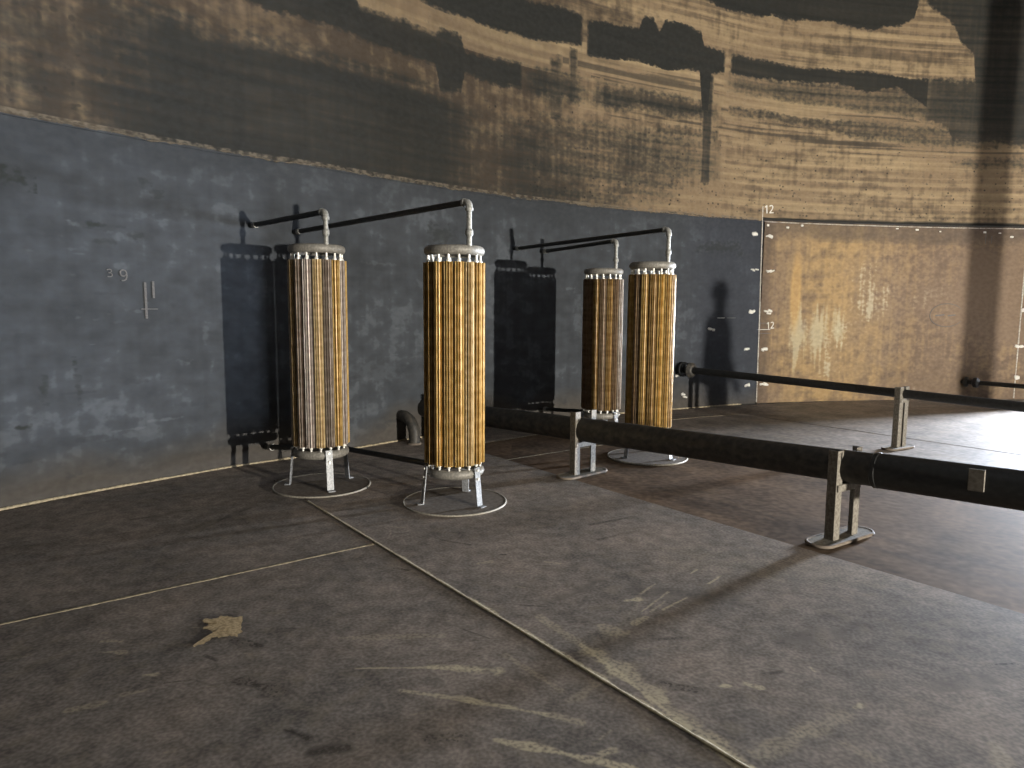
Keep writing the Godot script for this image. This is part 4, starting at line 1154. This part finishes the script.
# a standing figure: capsules joined with a smooth minimum, meshed as surface nets
func net(bones: Array, cell: float, k: float) -> ArrayMesh:
	var lo := Vector3.ONE * 1e9
	var hi := -lo
	for b in bones:
		var m: float = maxf(b[1], b[3]) + cell * 3
		lo = lo.min(b[0] - Vector3.ONE * m).min(b[2] - Vector3.ONE * m)
		hi = hi.max(b[0] + Vector3.ONE * m).max(b[2] + Vector3.ONE * m)
	var nx := int((hi.x - lo.x) / cell) + 2
	var ny := int((hi.y - lo.y) / cell) + 2
	var nz := int((hi.z - lo.z) / cell) + 2
	var f := PackedFloat32Array()
	f.resize(nx * ny * nz)
	f.fill(1.0)
	for b in bones:
		var pa: Vector3 = b[0]
		var pb: Vector3 = b[2]
		var m: float = maxf(b[1], b[3]) + cell * 2.5 + k
		var l0 := ((pa.min(pb) - Vector3.ONE * m - lo) / cell).max(Vector3.ZERO)
		var l1 := ((pa.max(pb) + Vector3.ONE * m - lo) / cell).min(Vector3(nx - 1, ny - 1, nz - 1))
		var ab := pb - pa
		var l2 := maxf(ab.length_squared(), 1e-6)
		for z in range(int(l0.z), int(l1.z) + 1):
			for y in range(int(l0.y), int(l1.y) + 1):
				for x in range(int(l0.x), int(l1.x) + 1):
					var p := lo + Vector3(x, y, z) * cell
					var t := clampf((p - pa).dot(ab) / l2, 0.0, 1.0)
					var d := p.distance_to(pa + ab * t) - lerpf(b[1], b[3], t)
					var i := (z * ny + y) * nx + x
					var g := f[i]
					var h := clampf(0.5 + 0.5 * (g - d) / k, 0.0, 1.0)
					f[i] = lerpf(g, d, h) - k * h * (1.0 - h)
	var ids := {}
	var verts := PackedVector3Array()
	for z in nz - 1:
		for y in ny - 1:
			for x in nx - 1:
				var i := (z * ny + y) * nx + x
				var s := 0
				var sum := Vector3.ZERO
				var n := 0
				var v := [f[i], f[i + 1], f[i + nx], f[i + nx + 1], f[i + nx * ny], f[i + nx * ny + 1], f[i + nx * ny + nx], f[i + nx * ny + nx + 1]]
				for c in 8:
					if v[c] < 0.0: s += 1
				if s == 0 or s == 8: continue
				for e in [[0, 1], [2, 3], [4, 5], [6, 7], [0, 2], [1, 3], [4, 6], [5, 7], [0, 4], [1, 5], [2, 6], [3, 7]]:
					var a: float = v[e[0]]
					var b: float = v[e[1]]
					if (a < 0.0) == (b < 0.0): continue
					var q0 := Vector3(e[0] & 1, (e[0] >> 1) & 1, e[0] >> 2)
					var q1 := Vector3(e[1] & 1, (e[1] >> 1) & 1, e[1] >> 2)
					sum += q0.lerp(q1, a / (a - b))
					n += 1
				ids[i] = verts.size()
				verts.append(lo + (Vector3(x, y, z) + sum / n) * cell)
	var st := begin()
	st.set_smooth_group(0)
	for p in verts: st.add_vertex(p)
	for i in ids:
		for ax in 3:
			var step: int = [1, nx, nx * ny][ax]
			var u: int = [nx, nx * ny, 1][ax]
			var w: int = [nx * ny, 1, nx][ax]
			if i + step >= f.size(): continue
			var a := f[i]
			var b := f[i + step]
			if (a < 0.0) == (b < 0.0): continue
			if not (ids.has(i - u) and ids.has(i - w) and ids.has(i - u - w)): continue
			var q := [ids[i], ids[i - u], ids[i - u - w], ids[i - w]]
			if a < 0.0: q.reverse()
			for j in [0, 1, 2, 0, 2, 3]: st.add_index(q[j])
	st.generate_normals()
	return st.commit()

func person(at: Vector3, turn: float) -> void:
	var t := thing("person", "person in dark work clothes and an orange helmet standing beside the pipes", "person", at)
	t.rotation.y = turn
	t.scale = Vector3.ONE * 0.83
	var B := []
	B.append([Vector3(0, 0.98, 0), 0.18, Vector3(0, 1.20, 0.01), 0.17])
	B.append([Vector3(0, 1.20, 0.01), 0.17, Vector3(0, 1.38, 0), 0.15])
	B.append([Vector3(-0.12, 1.40, 0), 0.075, Vector3(0.12, 1.40, 0), 0.075])
	B.append([Vector3(0, 1.40, 0), 0.065, Vector3(0, 1.52, 0.02), 0.058])
	for s in [-1.0, 1.0]:
		B.append([Vector3(s * 0.09, 0.95, 0), 0.10, Vector3(s * 0.11, 0.50, 0.02), 0.066])
		B.append([Vector3(s * 0.11, 0.50, 0.02), 0.066, Vector3(s * 0.12, 0.09, -0.02), 0.050])
		B.append([Vector3(s * 0.12, 0.055, -0.03), 0.05, Vector3(s * 0.135, 0.05, 0.16), 0.045])
		B.append([Vector3(s * 0.20, 1.39, 0), 0.085, Vector3(s * 0.26, 1.12, 0.02), 0.06])
		B.append([Vector3(s * 0.26, 1.12, 0.02), 0.06, Vector3(s * 0.22, 0.90, 0.14), 0.038])
	put("body", net(B, 0.022, 0.03), M.cloth, t)
	var H := [[Vector3(0, 1.66, 0.0), 0.085, Vector3(0, 1.64, 0.03), 0.08], [Vector3(0, 1.58, 0.035), 0.055, Vector3(0, 1.56, 0.05), 0.045], [Vector3(0, 1.655, 0.095), 0.010, Vector3(0, 1.625, 0.122), 0.015], [Vector3(0, 1.50, 0.015), 0.052, Vector3(0, 1.58, 0.01), 0.055]]
	for s in [-1.0, 1.0]: H.append([Vector3(s * 0.085, 1.66, -0.005), 0.014, Vector3(s * 0.088, 1.62, 0.0), 0.010])
	put("head", net(H, 0.009, 0.015), M.skin, t)
	for s in [-1.0, 1.0]:
		var c := Vector3(s * 0.22, 0.88, 0.155)
		var K := [[c, 0.032, c + Vector3(0, -0.055, 0.035), 0.034]]
		for k in 4:
			var o := c + Vector3((k - 1.5) * 0.019, -0.07, 0.045)
			var l: float = [0.030, 0.036, 0.034, 0.026][k]
			K.append([o, 0.0095, o + Vector3(0, -l, 0.012), 0.009])
			K.append([o + Vector3(0, -l, 0.012), 0.009, o + Vector3(0, -l * 1.6, -0.008), 0.008])
		K.append([c + Vector3(-s * 0.03, -0.03, 0.02), 0.011, c + Vector3(-s * 0.048, -0.075, 0.045), 0.0095])
		put("hand", net(K, 0.006, 0.006), M.skin, t)
	var st := begin()
	lathe(st, [Vector2(0.125, 0.0), Vector2(0.127, 0.012), Vector2(0.112, 0.02), Vector2(0.108, 0.06), Vector2(0.085, 0.10), Vector2(0.045, 0.122), Vector2(0, 0.128)], 24, Transform3D(Basis.IDENTITY, Vector3(0, 1.68, 0.01)))
	put("helmet", st.commit(), M.orange, t)

const LAMP := Vector3(10.63, 1.08, 5.63)
const LAMP_COLOR := Color(1.0, 0.97, 0.92)
const LAMP_ENERGY := 400.0
const DAY_ENERGY := 1150.0
const FILL_POS := Vector3(3.0, 9.45, -1.0)  # where the added overhead fill hangs
const FILL_ENERGY := 6.0
const COLUMN := Vector3(9.22, 0, -3.05)

func _ready() -> void:
	# camera, sky, exposure, doorway daylight, added overhead fill
	var cam := Camera3D.new()
	cam.name = "camera"
	add_child(cam)
	cam.position = Vector3(0, 1.5, 0)
	cam.rotation_degrees = Vector3(-6.3, 0, 0.4)
	cam.fov = 57.49
	cam.far = 200.0
	cam.current = true
	var we := WorldEnvironment.new()
	we.name = "environment"
	var env := Environment.new()
	var sky := Sky.new()
	var sm := ProceduralSkyMaterial.new()
	sm.sky_top_color = Color(0.45, 0.60, 0.85)
	sm.sky_horizon_color = Color(0.80, 0.87, 0.95)
	sm.ground_bottom_color = Color(0.4, 0.38, 0.35)
	sm.ground_horizon_color = Color(0.80, 0.87, 0.95)
	sky.sky_material = sm
	env.sky = sky
	env.background_mode = Environment.BG_SKY
	env.tonemap_mode = Environment.TONE_MAPPER_LINEAR
	env.tonemap_exposure = 1.0
	env.sdfgi_enabled = true
	env.ssao_enabled = true
	env.ssil_enabled = true
	we.environment = env
	add_child(we)
	var day := AreaLight3D.new()
	day.name = "doorway_daylight"
	add_child(day)
	day.area_size = Vector2(1.05, 1.8)
	var dz := inward(-82.8)
	day.look_at_from_position(wp(-82.8, 0.95, -0.09), wp(-82.8, 0.95, 5.0))
	day.light_color = Color(0.90, 0.94, 1.0)
	day.light_energy = DAY_ENERGY
	day.area_range = 40.0
	day.shadow_enabled = true

	var top := AreaLight3D.new()  # soft fill from above, added to lift the floor
	top.name = "overhead_fill"
	add_child(top)
	top.area_size = Vector2(1.9, 1.9)
	top.position = FILL_POS - Vector3(0, 0.03, 0)
	top.rotation_degrees = Vector3(-90, 0, 0)
	top.light_color = Color(0.97, 0.98, 1.0)
	top.light_energy = FILL_ENERGY
	top.area_range = 40.0
	top.shadow_enabled = true

	make_materials()
	build_floor()
	build_wall()
	heater_parts()
	var h1 := Vector3(-1.583, 0, -5.73)
	var h2 := Vector3(-0.435, 0, -5.27)
	var h3 := Vector3(1.046, 0, -8.15)
	var h4 := Vector3(1.37, 0, -6.95)
	heater(h1, 0.04, [184, 300, 50], [5, 0, 4, 2, 5, 4, 2, 5, 4, 5, 4, 6, 4, 5, 2, 1], "tall heater of dull grey-brown finned tubes, leftmost of the four")
	heater(h2, 0.0, [205, 320, 75], [1, 0, 2, 1, 0, 1, 3, 0, 1, 1, 2, 0], "tall heater of golden finned tubes, second from the left and nearest the camera")
	heater(h3, 0.0, [200, 310, 70], [5, 4, 6, 3, 6, 3, 6, 6, 6, 3, 6, 4, 6, 3, 5, 7], "tall heater of brown finned tubes with silvery right edge, third from the left")
	heater(h4, 0.0, [205, 320, 75], [0, 3, 0, 1, 3, 0, 6, 0, 3, 1], "tall heater of golden brown finned tubes, rightmost of the four")
	supply_pipe(h1, 0.04, 52, -139.41, 2.225, "upper pipe from the leftmost grey-brown heater back to the slate wall")
	supply_pipe(h2, 0.0, 51, -137.82, 2.195, "upper pipe from the nearest golden heater, passing behind the leftmost heater")
	supply_pipe(h3, 0.0, 52, -124.74, 2.20, "upper pipe from the brown heater with silvery edge, the lower of the far two")
	supply_pipe(h4, 0.0, 52, -126.40, 2.217, "upper pipe from the rightmost golden brown heater, the higher of the far two")
	outlet_pipe(h1, 0.04, -139.11, 0.137, "lower pipe from the foot of the leftmost heater to the wall")
	outlet_pipe(h2, 0.0, -137.6, 0.15, "lower pipe from the foot of the nearest golden heater, running behind the leftmost one")
	outlet_pipe(h3, 0.0, -124.7, 0.163, "lower pipe from the foot of the brown heater with silvery edge")
	outlet_pipe(h4, 0.0, -126.4, 0.15, "lower pipe from the foot of the rightmost heater, hidden behind the thick pipe")
	pipework()
	sand_heap()
	lamp_and_column()
	person(Vector3(6.88, 0, -2.52), 2.4)
